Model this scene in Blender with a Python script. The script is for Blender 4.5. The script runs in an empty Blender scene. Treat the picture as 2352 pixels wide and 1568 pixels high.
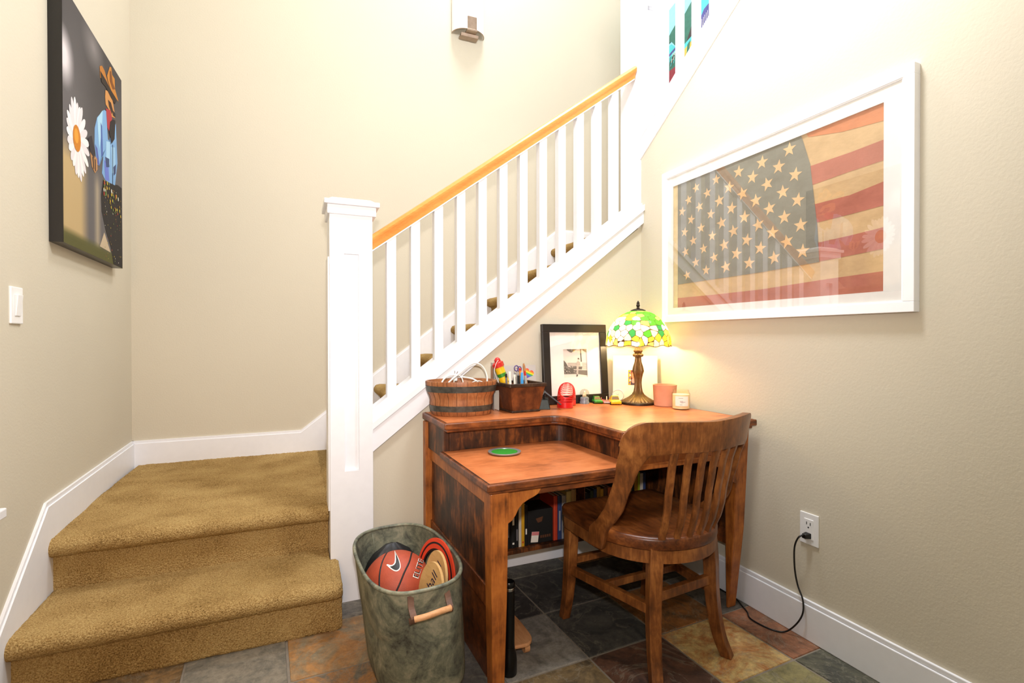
import bpy, bmesh, math, random
from mathutils import Vector, Matrix, noise
random.seed(7)
C = bpy.context.scene
COL = C.collection
PI = math.pi
D2R = PI / 180

# ------------------------------------------------------------------ materials
def s2l(c):
    return tuple(((x / 255) / 12.92 if x / 255 <= 0.04045 else ((x / 255 + 0.055) / 1.055) ** 2.4) for x in c) + (1,)

def mat(name):
    m = bpy.data.materials.new(name); m.use_nodes = True
    nt = m.node_tree
    return m, nt, nt.nodes['Principled BSDF'], nt.nodes['Material Output']

def node(nt, kind, **kw):
    n = nt.nodes.new(kind)
    for k, v in kw.items():
        if k in n.inputs: n.inputs[k].default_value = v
        else: setattr(n, k, v)
    return n

def coords(nt, scale=(1, 1, 1), rot=(0, 0, 0)):
    t = node(nt, 'ShaderNodeTexCoord'); mp = node(nt, 'ShaderNodeMapping')
    mp.inputs['Scale'].default_value = scale; mp.inputs['Rotation'].default_value = rot
    nt.links.new(t.outputs['Object'], mp.inputs['Vector'])
    return mp.outputs['Vector']

def ramp(nt, fac, stops):
    r = node(nt, 'ShaderNodeValToRGB')
    e = r.color_ramp.elements
    while len(e) < len(stops): e.new(0.5)
    for i, (p, c) in enumerate(stops):
        e[i].position = p; e[i].color = c
    nt.links.new(fac, r.inputs['Fac'])
    return r.outputs['Color']

def bump(nt, bs, height, strength=0.3, dist=0.002):
    b = node(nt, 'ShaderNodeBump'); b.inputs['Strength'].default_value = strength; b.inputs['Distance'].default_value = dist
    nt.links.new(height, b.inputs['Height']); nt.links.new(b.outputs['Normal'], bs.inputs['Normal'])

def plain(name, rgb, rough=0.5, metal=0.0, var=0.06, vscale=30, bstr=0.0, bscale=200, spec=0.5, coat=0.0):
    m, nt, bs, out = mat(name)
    c = s2l(rgb)
    n = node(nt, 'ShaderNodeTexNoise', Scale=vscale, Detail=4.0)
    nt.links.new(coords(nt), n.inputs['Vector'])
    lo = tuple(x * (1 - var) for x in c[:3]) + (1,); hi = tuple(min(1, x * (1 + var)) for x in c[:3]) + (1,)
    nt.links.new(ramp(nt, n.outputs['Fac'], [(0.3, lo), (0.7, hi)]), bs.inputs['Base Color'])
    bs.inputs['Roughness'].default_value = rough; bs.inputs['Metallic'].default_value = metal
    bs.inputs['Specular IOR Level'].default_value = spec
    bs.inputs['Coat Weight'].default_value = coat
    if bstr:
        n2 = node(nt, 'ShaderNodeTexNoise', Scale=bscale, Detail=3.0)
        nt.links.new(coords(nt), n2.inputs['Vector'])
        bump(nt, bs, n2.outputs['Fac'], bstr)
    return m

def wood(name, dark, mid, light, grain=(1, 1, 1), rough=0.42, patch=3.0, contrast=(0.3, 0.5, 0.72), spec=0.4, gsc=1.0):
    m, nt, bs, out = mat(name)
    v = coords(nt, grain)
    n1 = node(nt, 'ShaderNodeTexNoise', Scale=9.0 * gsc, Detail=8.0, Roughness=0.65, Distortion=0.6)
    nt.links.new(v, n1.inputs['Vector'])
    n2 = node(nt, 'ShaderNodeTexNoise', Scale=patch, Detail=4.0, Roughness=0.6)
    nt.links.new(coords(nt), n2.inputs['Vector'])
    mx = node(nt, 'ShaderNodeMix'); mx.data_type = 'FLOAT'; mx.inputs[0].default_value = 0.55
    nt.links.new(n1.outputs['Fac'], mx.inputs[2]); nt.links.new(n2.outputs['Fac'], mx.inputs[3])
    nt.links.new(ramp(nt, mx.outputs[0], [(contrast[0], s2l(dark)), (contrast[1], s2l(mid)), (contrast[2], s2l(light))]), bs.inputs['Base Color'])
    bs.inputs['Roughness'].default_value = rough; bs.inputs['Specular IOR Level'].default_value = spec
    bump(nt, bs, n1.outputs['Fac'], 0.12, 0.001)
    return m

def glassy(name, tint=(1, 1, 1), ior=1.5, rough=0.0):
    m, nt, bs, out = mat(name)
    nt.nodes.remove(bs)
    ge = node(nt, 'ShaderNodeNewGeometry'); ma = node(nt, 'ShaderNodeMapRange')          # same index seen from either face of the pane
    ma.inputs['To Min'].default_value = ior; ma.inputs['To Max'].default_value = 1 / ior
    nt.links.new(ge.outputs['Backfacing'], ma.inputs['Value'])
    fr = node(nt, 'ShaderNodeFresnel'); nt.links.new(ma.outputs[0], fr.inputs['IOR'])
    tr = node(nt, 'ShaderNodeBsdfTransparent'); gl = node(nt, 'ShaderNodeBsdfGlossy', Roughness=rough)
    tr.inputs['Color'].default_value = tint + (1,)
    mx = node(nt, 'ShaderNodeMixShader')
    nt.links.new(fr.outputs[0], mx.inputs[0]); nt.links.new(tr.outputs[0], mx.inputs[1]); nt.links.new(gl.outputs[0], mx.inputs[2])
    nt.links.new(mx.outputs[0], out.inputs[0])
    return m

def attr_mat(name, rough=0.6, bscale=None, bstr=0.3, attr='tint', mixnoise=None, spec=0.3):
    m, nt, bs, out = mat(name)
    a = node(nt, 'ShaderNodeVertexColor'); a.layer_name = attr
    nt.links.new(a.outputs['Color'], bs.inputs['Base Color'])
    bs.inputs['Roughness'].default_value = rough; bs.inputs['Specular IOR Level'].default_value = spec
    if bscale:
        n2 = node(nt, 'ShaderNodeTexNoise', Scale=bscale, Detail=4.0); nt.links.new(coords(nt), n2.inputs['Vector'])
        bump(nt, bs, n2.outputs['Fac'], bstr)
    return m

M = {}
def wall_paint(name, rgb):
    m, nt, bs, out = mat(name)
    n = node(nt, 'ShaderNodeTexNoise', Scale=1.3, Detail=2.0); nt.links.new(coords(nt), n.inputs['Vector'])
    c = s2l(rgb); lo = tuple(x * 0.97 for x in c[:3]) + (1,)
    nt.links.new(ramp(nt, n.outputs['Fac'], [(0.35, lo), (0.65, c)]), bs.inputs['Base Color'])
    bs.inputs['Roughness'].default_value = 0.75; bs.inputs['Specular IOR Level'].default_value = 0.2
    n2 = node(nt, 'ShaderNodeTexNoise', Scale=120.0, Detail=2.0, Roughness=0.5); nt.links.new(coords(nt), n2.inputs['Vector'])
    bump(nt, bs, n2.outputs['Fac'], 0.28, 0.0018)
    return m
M['wall'] = wall_paint('wall_paint', (208, 199, 178))
M['ceiling'] = wall_paint('ceiling_paint', (240, 238, 232))
M['white'] = plain('white_trim_paint', (238, 238, 240), 0.38, var=0.015, bstr=0.04, bscale=60)
M['white_frame'] = plain('white_frame_lacquer', (244, 244, 244), 0.35, var=0.01)
M['plastic_white'] = plain('white_plastic', (236, 235, 232), 0.3, var=0.01)
M['plastic_dark'] = plain('dark_slot', (25, 22, 20), 0.5)
M['black_plastic'] = plain('black_plastic', (16, 14, 13), 0.4)
M['black_lacquer'] = plain('black_lacquer', (22, 19, 18), 0.35, coat=0.1)
M['black_metal'] = plain('black_anodised_metal', (10, 10, 11), 0.28, metal=0.2)
M['chrome'] = plain('chrome', (210, 210, 205), 0.12, metal=1.0)
M['nickel'] = plain('brushed_nickel', (170, 150, 132), 0.35, metal=0.9, var=0.12)
M['pewter'] = plain('pewter_rim', (168, 170, 168), 0.35, metal=0.7)
M['alabaster'] = plain('white_marbled_glass', (242, 240, 240), 0.25, var=0.04, vscale=9)
M['paper'] = plain('white_paper', (238, 232, 218), 0.8, var=0.02)
M['mat_board'] = plain('white_mat_board', (243, 240, 234), 0.85, var=0.02, bstr=0.05)
M['canvas_white'] = plain('white_canvas', (240, 234, 214), 0.85, var=0.03, bstr=0.2, bscale=400)
M['grey_card'] = plain('grey_card', (186, 182, 176), 0.7, var=0.04)
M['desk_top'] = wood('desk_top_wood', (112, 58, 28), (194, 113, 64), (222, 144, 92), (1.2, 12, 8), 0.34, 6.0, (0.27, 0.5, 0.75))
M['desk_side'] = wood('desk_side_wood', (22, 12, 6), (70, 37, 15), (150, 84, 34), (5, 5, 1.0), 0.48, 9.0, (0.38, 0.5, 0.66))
M['desk_edge'] = wood('desk_edge_wood', (34, 17, 8), (106, 56, 25), (166, 94, 44), (1.5, 7, 6), 0.38, 12.0, (0.34, 0.5, 0.68))
M['desk_leg'] = wood('desk_leg_wood', (62, 32, 13), (150, 84, 33), (194, 118, 50), (12, 12, 1.4), 0.42, 10.0, (0.32, 0.48, 0.70))
M['chair_wood'] = wood('chair_wood', (48, 26, 11), (116, 67, 30), (168, 108, 54), (8, 8, 1.6), 0.34, 10.0, (0.32, 0.5, 0.70))
M['chair_seat'] = wood('chair_seat_wood', (34, 17, 8), (96, 50, 21), (150, 86, 38), (9, 1.6, 8), 0.32, 7.0, (0.34, 0.5, 0.70))
M['oak_rail'] = wood('oak_rail_wood', (196, 112, 44), (224, 146, 72), (240, 172, 96), (1.0, 20, 14), 0.35, 3.0, (0.2, 0.5, 0.8))
M['plank'] = wood('pale_plank_wood', (150, 96, 56), (192, 136, 90), (214, 162, 116), (12, 2, 10), 0.55, 5.0)
M['plywood'] = wood('paddle_plywood', (186, 140, 82), (206, 164, 104), (222, 184, 126), (3, 3, 14), 0.5, 8.0)
M['tub_wood'] = wood('staved_tub_wood', (96, 52, 26), (150, 92, 52), (186, 130, 82), (14, 14, 1.4), 0.45, 14.0)
M['box_wood'] = wood('pen_box_wood', (44, 22, 10), (92, 48, 20), (132, 74, 34), (5, 5, 3), 0.5, 22.0)
M['box_trim'] = wood('pen_box_dark_trim', (22, 14, 9), (48, 30, 18), (92, 66, 42), (5, 5, 3), 0.5, 30.0)
M['handle_wood'] = wood('basket_handle_wood', (150, 96, 58), (206, 152, 104), (228, 184, 138), (2, 14, 14), 0.5, 20.0)
M['terracotta'] = plain('terracotta', (216, 152, 120), 0.85, var=0.08, vscale=20, bstr=0.06)
M['candle_wax'] = plain('cream_candle_wax', (240, 228, 190), 0.45, var=0.02)
M['red_plastic'] = plain('red_plastic', (214, 26, 24), 0.3, var=0.03)
M['orange_red'] = plain('orange_red_rubber', (222, 70, 40), 0.45, var=0.04)
M['red_paint'] = plain('red_paint', (196, 40, 32), 0.35)
M['yellow_paint'] = plain('yellow_paint', (236, 186, 22), 0.35, coat=0.3)
M['green_paint'] = plain('green_paint', (52, 132, 34), 0.35, coat=0.3)
M['pink_paint'] = plain('pink_paint', (222, 104, 96), 0.35, coat=0.3)
M['car_window'] = plain('car_window', (110, 84, 60), 0.2)
M['rubber'] = plain('tyre_rubber', (20, 20, 20), 0.7)
M['ball_leather'] = plain('basketball_leather', (172, 72, 44), 0.55, var=0.08, vscale=60, bstr=0.35, bscale=420)
M['ball_seam'] = plain('basketball_seam', (22, 18, 18), 0.6)
M['mark_black'] = plain('printed_black', (18, 18, 20), 0.5)
M['mark_white'] = plain('printed_white', (240, 236, 224), 0.5)
M['mark_navy'] = plain('printed_navy', (28, 30, 60), 0.5)
M['mark_grey'] = plain('printed_grey', (120, 116, 118), 0.6)
M['cable_white'] = plain('white_cable', (232, 228, 220), 0.4)
M['orn_green'] = plain('dark_green_iron', (30, 38, 32), 0.45, metal=0.3, var=0.25, vscale=60)
M['orn_black'] = plain('black_iron', (20, 21, 21), 0.35, metal=0.4)
M['orn_grey'] = plain('grey_iron', (84, 86, 82), 0.5, metal=0.2)
M['marker_blue'] = plain('marker_blue', (70, 160, 226), 0.35)
M['pencil_orange'] = plain('pencil_orange', (232, 146, 48), 0.4)
M['pen_silver'] = plain('pen_silver', (190, 194, 190), 0.3, metal=0.4)
M['purple'] = plain('purple_plastic', (86, 66, 120), 0.4)
M['pencil_wood'] = plain('bare_pencil_wood', (168, 118, 72), 0.6, var=0.1)
M['globe_base'] = plain('snow_globe_base', (120, 128, 134), 0.4, var=0.3, vscale=90)
M['globe_figure'] = plain('snow_globe_figure', (214, 204, 170), 0.5, var=0.3, vscale=120)
M['glass'] = glassy('clear_glass', (1, 1, 1), 1.75)
M['globe_glass'] = glassy('globe_glass', (0.9, 0.9, 0.88), 1.6)
M['jar_glass'] = glassy('candle_jar_glass', (1.0, 0.98, 0.92), 1.45, 0.05)
M['teal'] = plain('paint_teal', (60, 118, 104), 0.6, var=0.12)
M['sky_blue'] = plain('paint_sky_blue', (150, 214, 228), 0.6, var=0.06)
M['turq'] = plain('paint_turquoise', (86, 204, 212), 0.6, var=0.06)
M['maroon'] = plain('paint_maroon', (150, 60, 72), 0.6)
M['paint_navy'] = plain('paint_navy', (84, 84, 150), 0.6, var=0.2)
M['paint_yellow'] = plain('paint_yellow', (216, 190, 90), 0.6, var=0.2)
M['paint_dark'] = plain('paint_dark', (70, 64, 66), 0.6)
M['paint_white'] = plain('paint_white', (224, 222, 214), 0.6)

def carpet_mat():
    m, nt, bs, out = mat('tan_pile_carpet')
    v = coords(nt)
    vo = node(nt, 'ShaderNodeTexVoronoi', Scale=150.0); nt.links.new(v, vo.inputs['Vector'])
    n = node(nt, 'ShaderNodeTexNoise', Scale=230.0, Detail=3.0, Roughness=0.8); nt.links.new(v, n.inputs['Vector'])
    n3 = node(nt, 'ShaderNodeTexNoise', Scale=5.0, Detail=3.0); nt.links.new(v, n3.inputs['Vector'])
    a = node(nt, 'ShaderNodeMath', operation='MULTIPLY_ADD'); nt.links.new(n3.outputs['Fac'], a.inputs[0]); a.inputs[1].default_value = 0.35
    nt.links.new(n.outputs['Fac'], a.inputs[2])
    nt.links.new(ramp(nt, a.outputs[0], [(0.46, s2l((84, 62, 32))), (0.62, s2l((166, 132, 80))), (0.80, s2l((206, 176, 118)))]), bs.inputs['Base Color'])
    bs.inputs['Roughness'].default_value = 0.95; bs.inputs['Specular IOR Level'].default_value = 0.05
    bs.inputs['Sheen Weight'].default_value = 0.25; bs.inputs['Sheen Tint'].default_value = s2l((220, 180, 110))
    s = node(nt, 'ShaderNodeMath', operation='SUBTRACT'); nt.links.new(n.outputs['Fac'], s.inputs[0]); nt.links.new(vo.outputs['Distance'], s.inputs[1])
    bump(nt, bs, s.outputs[0], 0.9, 0.006)
    return m
M['carpet'] = carpet_mat()

def slate_mat():
    m, nt, bs, out = mat('slate_tile')
    v = coords(nt)
    a = node(nt, 'ShaderNodeVertexColor'); a.layer_name = 'tint'
    b = node(nt, 'ShaderNodeVertexColor'); b.layer_name = 'tint2'
    n = node(nt, 'ShaderNodeTexNoise', Scale=6.0, Detail=10.0, Roughness=0.74, Distortion=1.6); nt.links.new(v, n.inputs['Vector'])
    r = ramp(nt, n.outputs['Fac'], [(0.42, (0, 0, 0, 1)), (0.6, (1, 1, 1, 1))])
    mx = node(nt, 'ShaderNodeMix'); mx.data_type = 'RGBA'
    nt.links.new(r, mx.inputs[0]); nt.links.new(a.outputs['Color'], mx.inputs[6]); nt.links.new(b.outputs['Color'], mx.inputs[7])
    n2 = node(nt, 'ShaderNodeTexNoise', Scale=42.0, Detail=8.0, Roughness=0.75); nt.links.new(v, n2.inputs['Vector'])
    mul = node(nt, 'ShaderNodeMix'); mul.data_type = 'RGBA'; mul.blend_type = 'MULTIPLY'; mul.inputs[0].default_value = 0.75
    g = ramp(nt, n2.outputs['Fac'], [(0.3, (0.42, 0.42, 0.42, 1)), (0.7, (1.3, 1.3, 1.3, 1))])
    nt.links.new(mx.outputs[2], mul.inputs[6]); nt.links.new(g, mul.inputs[7])
    nt.links.new(mul.outputs[2], bs.inputs['Base Color'])
    n4 = node(nt, 'ShaderNodeTexNoise', Scale=3.2, Detail=6.0, Roughness=0.6, Distortion=2.2); nt.links.new(v, n4.inputs['Vector'])
    vein = ramp(nt, n4.outputs['Fac'], [(0.485, (0, 0, 0, 1)), (0.5, (0.35, 0.35, 0.35, 1)), (0.515, (0, 0, 0, 1))])
    mv = node(nt, 'ShaderNodeMix'); mv.data_type = 'RGBA'; nt.links.new(vein, mv.inputs[0]); nt.links.new(mul.outputs[2], mv.inputs[6]); mv.inputs[7].default_value = s2l((150, 142, 124))
    nt.links.new(mv.outputs[2], bs.inputs['Base Color'])
    bs.inputs['Roughness'].default_value = 0.5; bs.inputs['Specular IOR Level'].default_value = 0.35
    ad = node(nt, 'ShaderNodeMath', operation='ADD'); nt.links.new(n.outputs['Fac'], ad.inputs[0]); nt.links.new(n2.outputs['Fac'], ad.inputs[1])
    bump(nt, bs, ad.outputs[0], 0.45, 0.004)
    return m
M['slate'] = slate_mat()
M['grout'] = plain('grey_grout', (128, 118, 104), 0.9, var=0.1, vscale=40, bstr=0.2)

def patina():
    m, nt, bs, out = mat('worn_green_grey_metal')
    v = coords(nt)
    n = node(nt, 'ShaderNodeTexNoise', Scale=11.0, Detail=10.0, Roughness=0.72, Distortion=0.8); nt.links.new(v, n.inputs['Vector'])
    n2 = node(nt, 'ShaderNodeTexNoise', Scale=70.0, Detail=5.0, Roughness=0.7); nt.links.new(v, n2.inputs['Vector'])
    a = node(nt, 'ShaderNodeMath', operation='MULTIPLY_ADD'); nt.links.new(n2.outputs['Fac'], a.inputs[0]); a.inputs[1].default_value = 0.3; nt.links.new(n.outputs['Fac'], a.inputs[2])
    nt.links.new(ramp(nt, a.outputs[0], [(0.45, s2l((46, 43, 38))), (0.56, s2l((84, 86, 74))), (0.68, s2l((116, 118, 98))), (0.84, s2l((156, 150, 126)))]), bs.inputs['Base Color'])
    bs.inputs['Roughness'].default_value = 0.55; bs.inputs['Metallic'].default_value = 0.15
    bump(nt, bs, a.outputs[0], 0.4, 0.004)
    return m
M['patina'] = patina()
M['band_metal'] = plain('dark_metal_band', (74, 72, 64), 0.5, metal=0.4, var=0.45, vscale=45, bstr=0.2, bscale=60)
M['bronze'] = plain('lamp_bronze', (122, 92, 56), 0.4, metal=0.55, var=0.3, vscale=50)
M['bronze_dark'] = plain('lamp_dark_bronze', (52, 38, 26), 0.45, metal=0.5, var=0.3, vscale=50)
M['lead'] = plain('lamp_leading', (52, 40, 34), 0.5, metal=0.4)
M['leather'] = plain('handle_leather', (96, 66, 48), 0.6, var=0.3, vscale=50)
M['green_glitter'] = plain('green_glitter', (30, 132, 26), 0.5, var=0.6, vscale=420, bstr=0.4, bscale=420)

def art_mat(name):
    return attr_mat(name, 0.7, 500, 0.08)
M['art'] = art_mat('printed_artwork')

# ------------------------------------------------------------------ geometry
class MB:
    def __init__(s): s.v = []; s.f = []; s.mi = []; s.uv = None; s.col = []
    def add(s, vs, fs, mi=0, col=None):
        o = len(s.v); s.v += [tuple(v) for v in vs]
        for f in fs: s.f.append(tuple(i + o for i in f)); s.mi.append(mi); s.col.append(col)
        return s
    def box(s, x0, x1, y0, y1, z0, z1, mi=0, col=None):
        vs = [(x, y, z) for z in (z0, z1) for y in (y0, y1) for x in (x0, x1)]
        return s.add(vs, [(0, 2, 3, 1), (4, 5, 7, 6), (0, 1, 5, 4), (2, 6, 7, 3), (0, 4, 6, 2), (1, 3, 7, 5)], mi, col)
    def hexa(s, lo, hi, mi=0):          # two quads of four corners (lo counter-clockwise seen from hi)
        return s.add(list(lo) + list(hi), [(3, 2, 1, 0), (4, 5, 6, 7), (0, 1, 5, 4), (1, 2, 6, 5), (2, 3, 7, 6), (3, 0, 4, 7)], mi)
    def prism(s, poly, axis, a, b, mi=0, col=None):   # polygon in the two other axes, extruded along axis
        def P(p, t):
            return {'x': (t, p[0], p[1]), 'y': (p[0], t, p[1]), 'z': (p[0], p[1], t)}[axis]
        n = len(poly)
        vs = [P(p, a) for p in poly] + [P(p, b) for p in poly]
        fs = [tuple(range(n - 1, -1, -1)), tuple(range(n, 2 * n))] + [(i, (i + 1) % n, (i + 1) % n + n, i + n) for i in range(n)]
        return s.add(vs, fs, mi, col)
    def loft(s, rings, cap=True, closed=True, mi=0):
        n = len(rings[0]); vs = [p for r in rings for p in r]; fs = []
        for k in range(len(rings) - 1):
            for i in range(n if closed else n - 1):
                j = (i + 1) % n
                fs.append((k * n + i, k * n + j, (k + 1) * n + j, (k + 1) * n + i))
        if cap and closed:
            fs.append(tuple(range(n - 1, -1, -1))); fs.append(tuple((len(rings) - 1) * n + i for i in range(n)))
        return s.add(vs, fs, mi)
    def lathe(s, prof, c=(0, 0, 0), seg=32, sx=1, sy=1, rot=0, mi=0, cap=True):
        rings = []
        for r, z in prof:
            ring = []
            for i in range(seg):
                t = 2 * PI * i / seg
                x, y = r * sx * math.cos(t), r * sy * math.sin(t)
                ring.append((c[0] + x * math.cos(rot) - y * math.sin(rot), c[1] + x * math.sin(rot) + y * math.cos(rot), c[2] + z))
            rings.append(ring)
        return s.loft(rings, cap, True, mi)
    def tube(s, pts, r, seg=8, mi=0, cap=True, flat=1.0):
        pts = [Vector(p) for p in pts]; rings = []
        t0 = (pts[1] - pts[0]).normalized()
        up = Vector((0, 0, 1)) if abs(t0.z) < 0.9 else Vector((1, 0, 0))
        nrm = (up - t0 * up.dot(t0)).normalized()
        for i, p in enumerate(pts):
            t = (pts[min(i + 1, len(pts) - 1)] - pts[max(i - 1, 0)]).normalized()
            nrm = (nrm - t * nrm.dot(t)).normalized(); b = t.cross(nrm)
            rr = r[i] if isinstance(r, (list, tuple)) else r
            rings.append([tuple(p + nrm * rr * math.cos(2 * PI * k / seg) * flat + b * rr * math.sin(2 * PI * k / seg)) for k in range(seg)])
        return s.loft(rings, cap, True, mi)
    def sweep(s, pts, sec, mi=0):       # pts: list of (center, axis_u, axis_v); sec: polygon in (u, v)
        rings = [[tuple(Vector(c) + Vector(u) * a + Vector(w) * b) for a, b in sec] for c, u, w in pts]
        return s.loft(rings, True, True, mi)
    def build(s, name, ms, parent=None, at=None, bevel=0, seg=2, smooth=False, local=False, attr=None):
        off = Vector((0, 0, 0))
        if parent is not None and not local: off = root_loc(parent)
        elif at is not None: off = Vector(at)
        me = bpy.data.meshes.new(name)
        me.from_pydata([(v[0] - off.x, v[1] - off.y, v[2] - off.z) for v in s.v], [], s.f)
        for m in (ms if isinstance(ms, list) else [ms]): me.materials.append(M[m] if isinstance(m, str) else m)
        me.polygons.foreach_set('material_index', s.mi)
        if any(c is not None for c in s.col):
            ca = me.color_attributes.new('tint', 'FLOAT_COLOR', 'CORNER')
            for p in me.polygons:
                c = s.col[p.index] or (1, 1, 1, 1)
                for li in p.loop_indices: ca.data[li].color = c
        bm = bmesh.new(); bm.from_mesh(me); bmesh.ops.recalc_face_normals(bm, faces=bm.faces); bm.to_mesh(me); bm.free()
        o = bpy.data.objects.new(name, me); COL.objects.link(o)
        if parent is not None: o.parent = parent
        elif at is not None: o.location = at
        if bevel:
            b = o.modifiers.new('bevel', 'BEVEL'); b.width = bevel; b.segments = seg; b.limit_method = 'ANGLE'; b.angle_limit = 0.7
        if smooth:
            for p in me.polygons: p.use_smooth = True
            if smooth == 'auto':
                w = o.modifiers.new('split', 'EDGE_SPLIT'); w.split_angle = 40 * D2R
        return o

def root_loc(o):
    while o.parent is not None: o = o.parent
    return o.location

def tag(o, label, cat, group=None):
    o['label'] = label; o['category'] = cat
    if group: o['group'] = group
    return o

def thing(name, label, cat, loc, rotz=0, group=None):
    o = bpy.data.objects.new(name, None); COL.objects.link(o)
    o.empty_display_size = 0.05
    o.location = loc; o.rotation_euler = (0, 0, rotz)
    return tag(o, label, cat, group)

def struct(o): o['kind'] = 'structure'; return o

def copy_tree(o, parent=None):
    c = o.copy(); COL.objects.link(c)
    if parent is not None: c.parent = parent
    for ch in [x for x in bpy.data.objects if x.parent == o]: copy_tree(ch, c)
    return c

def text_mesh(body, size=1.0):          # flat letters as vertices and faces, through Blender's own font
    cu = bpy.data.curves.new('t', 'FONT'); cu.body = body; cu.size = size; cu.align_x = 'CENTER'; cu.align_y = 'CENTER'; cu.resolution_u = 3
    o = bpy.data.objects.new('t', cu); COL.objects.link(o)
    dg = bpy.context.evaluated_depsgraph_get(); dg.update()
    me = o.evaluated_get(dg).to_mesh()
    vs = [tuple(v.co) for v in me.vertices]; fs = [tuple(p.vertices) for p in me.polygons]
    o.evaluated_get(dg).to_mesh_clear()
    bpy.data.objects.remove(o); bpy.data.curves.remove(cu)
    return vs, fs

def smoothstep(pts, n=8):               # Catmull-Rom through points
    P = [Vector(p) for p in pts]; out = []
    for i in range(len(P) - 1):
        a, b, c, d = P[max(i - 1, 0)], P[i], P[i + 1], P[min(i + 2, len(P) - 1)]
        for k in range(n):
            t = k / n
            out.append(0.5 * ((2 * b) + (c - a) * t + (2 * a - 5 * b + 4 * c - d) * t * t + (3 * b - a - 3 * c + d) * t ** 3))
    out.append(P[-1]); return out

def disc(cx, cy, rx, ry, n=20, rot=0):
    return [(cx + rx * math.cos(2 * PI * i / n + rot), cy + ry * math.sin(2 * PI * i / n + rot)) for i in range(n)]

# ------------------------------------------------------------------ the setting
WX = 1.72          # face of the right wall
BY = 3.5           # face of the stairwell's back wall
SY = 2.25          # face of the wall under the stairs
CEIL = 5.2
def lx(y): return -0.86 + (3.5 - y) * 0.03      # face of the left wall

# floor: slate tiles on a grout bed
PITCH, TROT, TO = 0.312, 2.6 * D2R, (0.925, 1.494)
TC = {(0, 0): ((74, 72, 66), (52, 52, 50)), (-1, 0): ((120, 116, 108), (96, 92, 86)), (1, 0): ((128, 84, 44), (86, 66, 42)),
      (2, 0): ((92, 88, 80), (74, 66, 58)), (0, -1): ((86, 60, 46), (58, 44, 38)), (1, -1): ((170, 146, 96), (152, 96, 50)),
      (2, -1): ((132, 88, 62), (106, 74, 54)), (-1, -1): ((104, 86, 58), (66, 56, 42)), (1, -2): ((116, 108, 72), (96, 92, 64)),
      (2, -2): ((74, 72, 58), (58, 58, 50)), (0, -2): ((94, 76, 54), (70, 58, 46)), (0, 1): ((62, 60, 56), (46, 44, 42)),
      (-1, 1): ((54, 50, 48), (40, 38, 36)), (1, 1): ((76, 70, 62), (56, 52, 46)), (-4, 1): ((116, 108, 94), (98, 94, 84)),
      (-3, 1): ((116, 104, 82), (150, 108, 64)), (-2, 1): ((84, 78, 66), (108, 80, 48)), (-4, 0): ((98, 92, 78), (120, 94, 60)),
      (-3, 0): ((90, 84, 72), (156, 106, 54)), (-2, 0): ((88, 86, 82), (68, 68, 66))}
rng = random.Random(3)
mb = MB(); mb.box(-1.0, 2.9, -3.2, 2.6, -0.06, -0.003, 1)
tints = []
ct, st = math.cos(TROT), math.sin(TROT)
for i in range(-7, 8):
    for j in range(-16, 5):
        c1, c2 = TC.get((i, j), rng.choice([((100, 94, 84), (70, 66, 60)), ((120, 92, 58), (86, 70, 50)), ((84, 82, 72), (60, 58, 52))]))
        g = 0.0035
        P = []
        for dx, dy in ((0, 0), (1, 0), (1, 1), (0, 1)):
            a = (i + dx) * PITCH + (g if dx == 0 else -g) + rng.uniform(-0.001, 0.001); b = (j + dy) * PITCH + (g if dy == 0 else -g) + rng.uniform(-0.001, 0.001)
            P.append((TO[0] + a * ct - b * st, TO[1] + a * st + b * ct))
        cx, cy = sum(p[0] for p in P) / 4, sum(p[1] for p in P) / 4
        if cx < -1.05 or cx > 2.6 or cy > 2.45 or cy < -3.1: continue
        n0 = len(mb.f)
        lo = [(p[0], p[1], -0.004) for p in P]
        hi = [(p[0] + (cx - p[0]) * 0.012, p[1] + (cy - p[1]) * 0.012, 0.0) for p in P]
        mb.hexa(lo, hi)
        for k in range(n0, len(mb.f)): tints.append((k, s2l(tuple(x * 1.22 for x in c1)), s2l(tuple(x * 1.16 for x in c2))))
floor = mb.build('floor', ['slate', 'grout']); struct(floor)
ca = floor.data.color_attributes.new('tint', 'FLOAT_COLOR', 'CORNER'); cb = floor.data.color_attributes.new('tint2', 'FLOAT_COLOR', 'CORNER')
for k, c1, c2 in tints:
    for li in floor.data.polygons[k].loop_indices: ca.data[li].color = c1; cb.data[li].color = c2

# walls
yl0, yl1 = -3.2, 3.62
struct(MB().prism([(lx(yl0), yl0), (lx(yl1), yl1), (lx(yl1) - 0.12, yl1), (lx(yl0) - 0.12, yl0)], 'z', -0.06, CEIL).build('wall_left', 'wall'))
struct(MB().box(-1.0, 2.95, BY, BY + 0.12, -0.06, CEIL).build('wall_back', 'wall'))
def upz(y): return 2.095 + (2.204 - y) * 0.685            # underside line of the upper flight's string
ys = [SY, 0.9, -0.9, -2.3]
struct(MB().prism([(SY, -0.06), (SY, upz(SY) + 0.06)] + [(y, min(upz(y) + 0.06, CEIL)) for y in ys[1:]] + [(-3.2, CEIL), (-3.2, -0.06)], 'x', WX, WX + 0.1).build('wall_right', 'wall'))
struct(MB().prism([(0.27, -0.06), (WX + 0.05, -0.06), (WX + 0.05, 1.74), (0.27, 0.62)], 'y', SY, SY + 0.1).build('wall_stair', 'wall'))
struct(MB().box(2.8, 2.95, -3.2, BY, -0.06, CEIL).build('wall_far_right', 'wall'))
struct(MB().box(-1.2, 2.95, -3.3, -3.2, -0.06, CEIL).build('wall_front', 'wall'))
struct(MB().box(-1.2, 2.95, -3.3, BY + 0.12, CEIL, CEIL + 0.1).build('ceiling', 'ceiling'))

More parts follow.
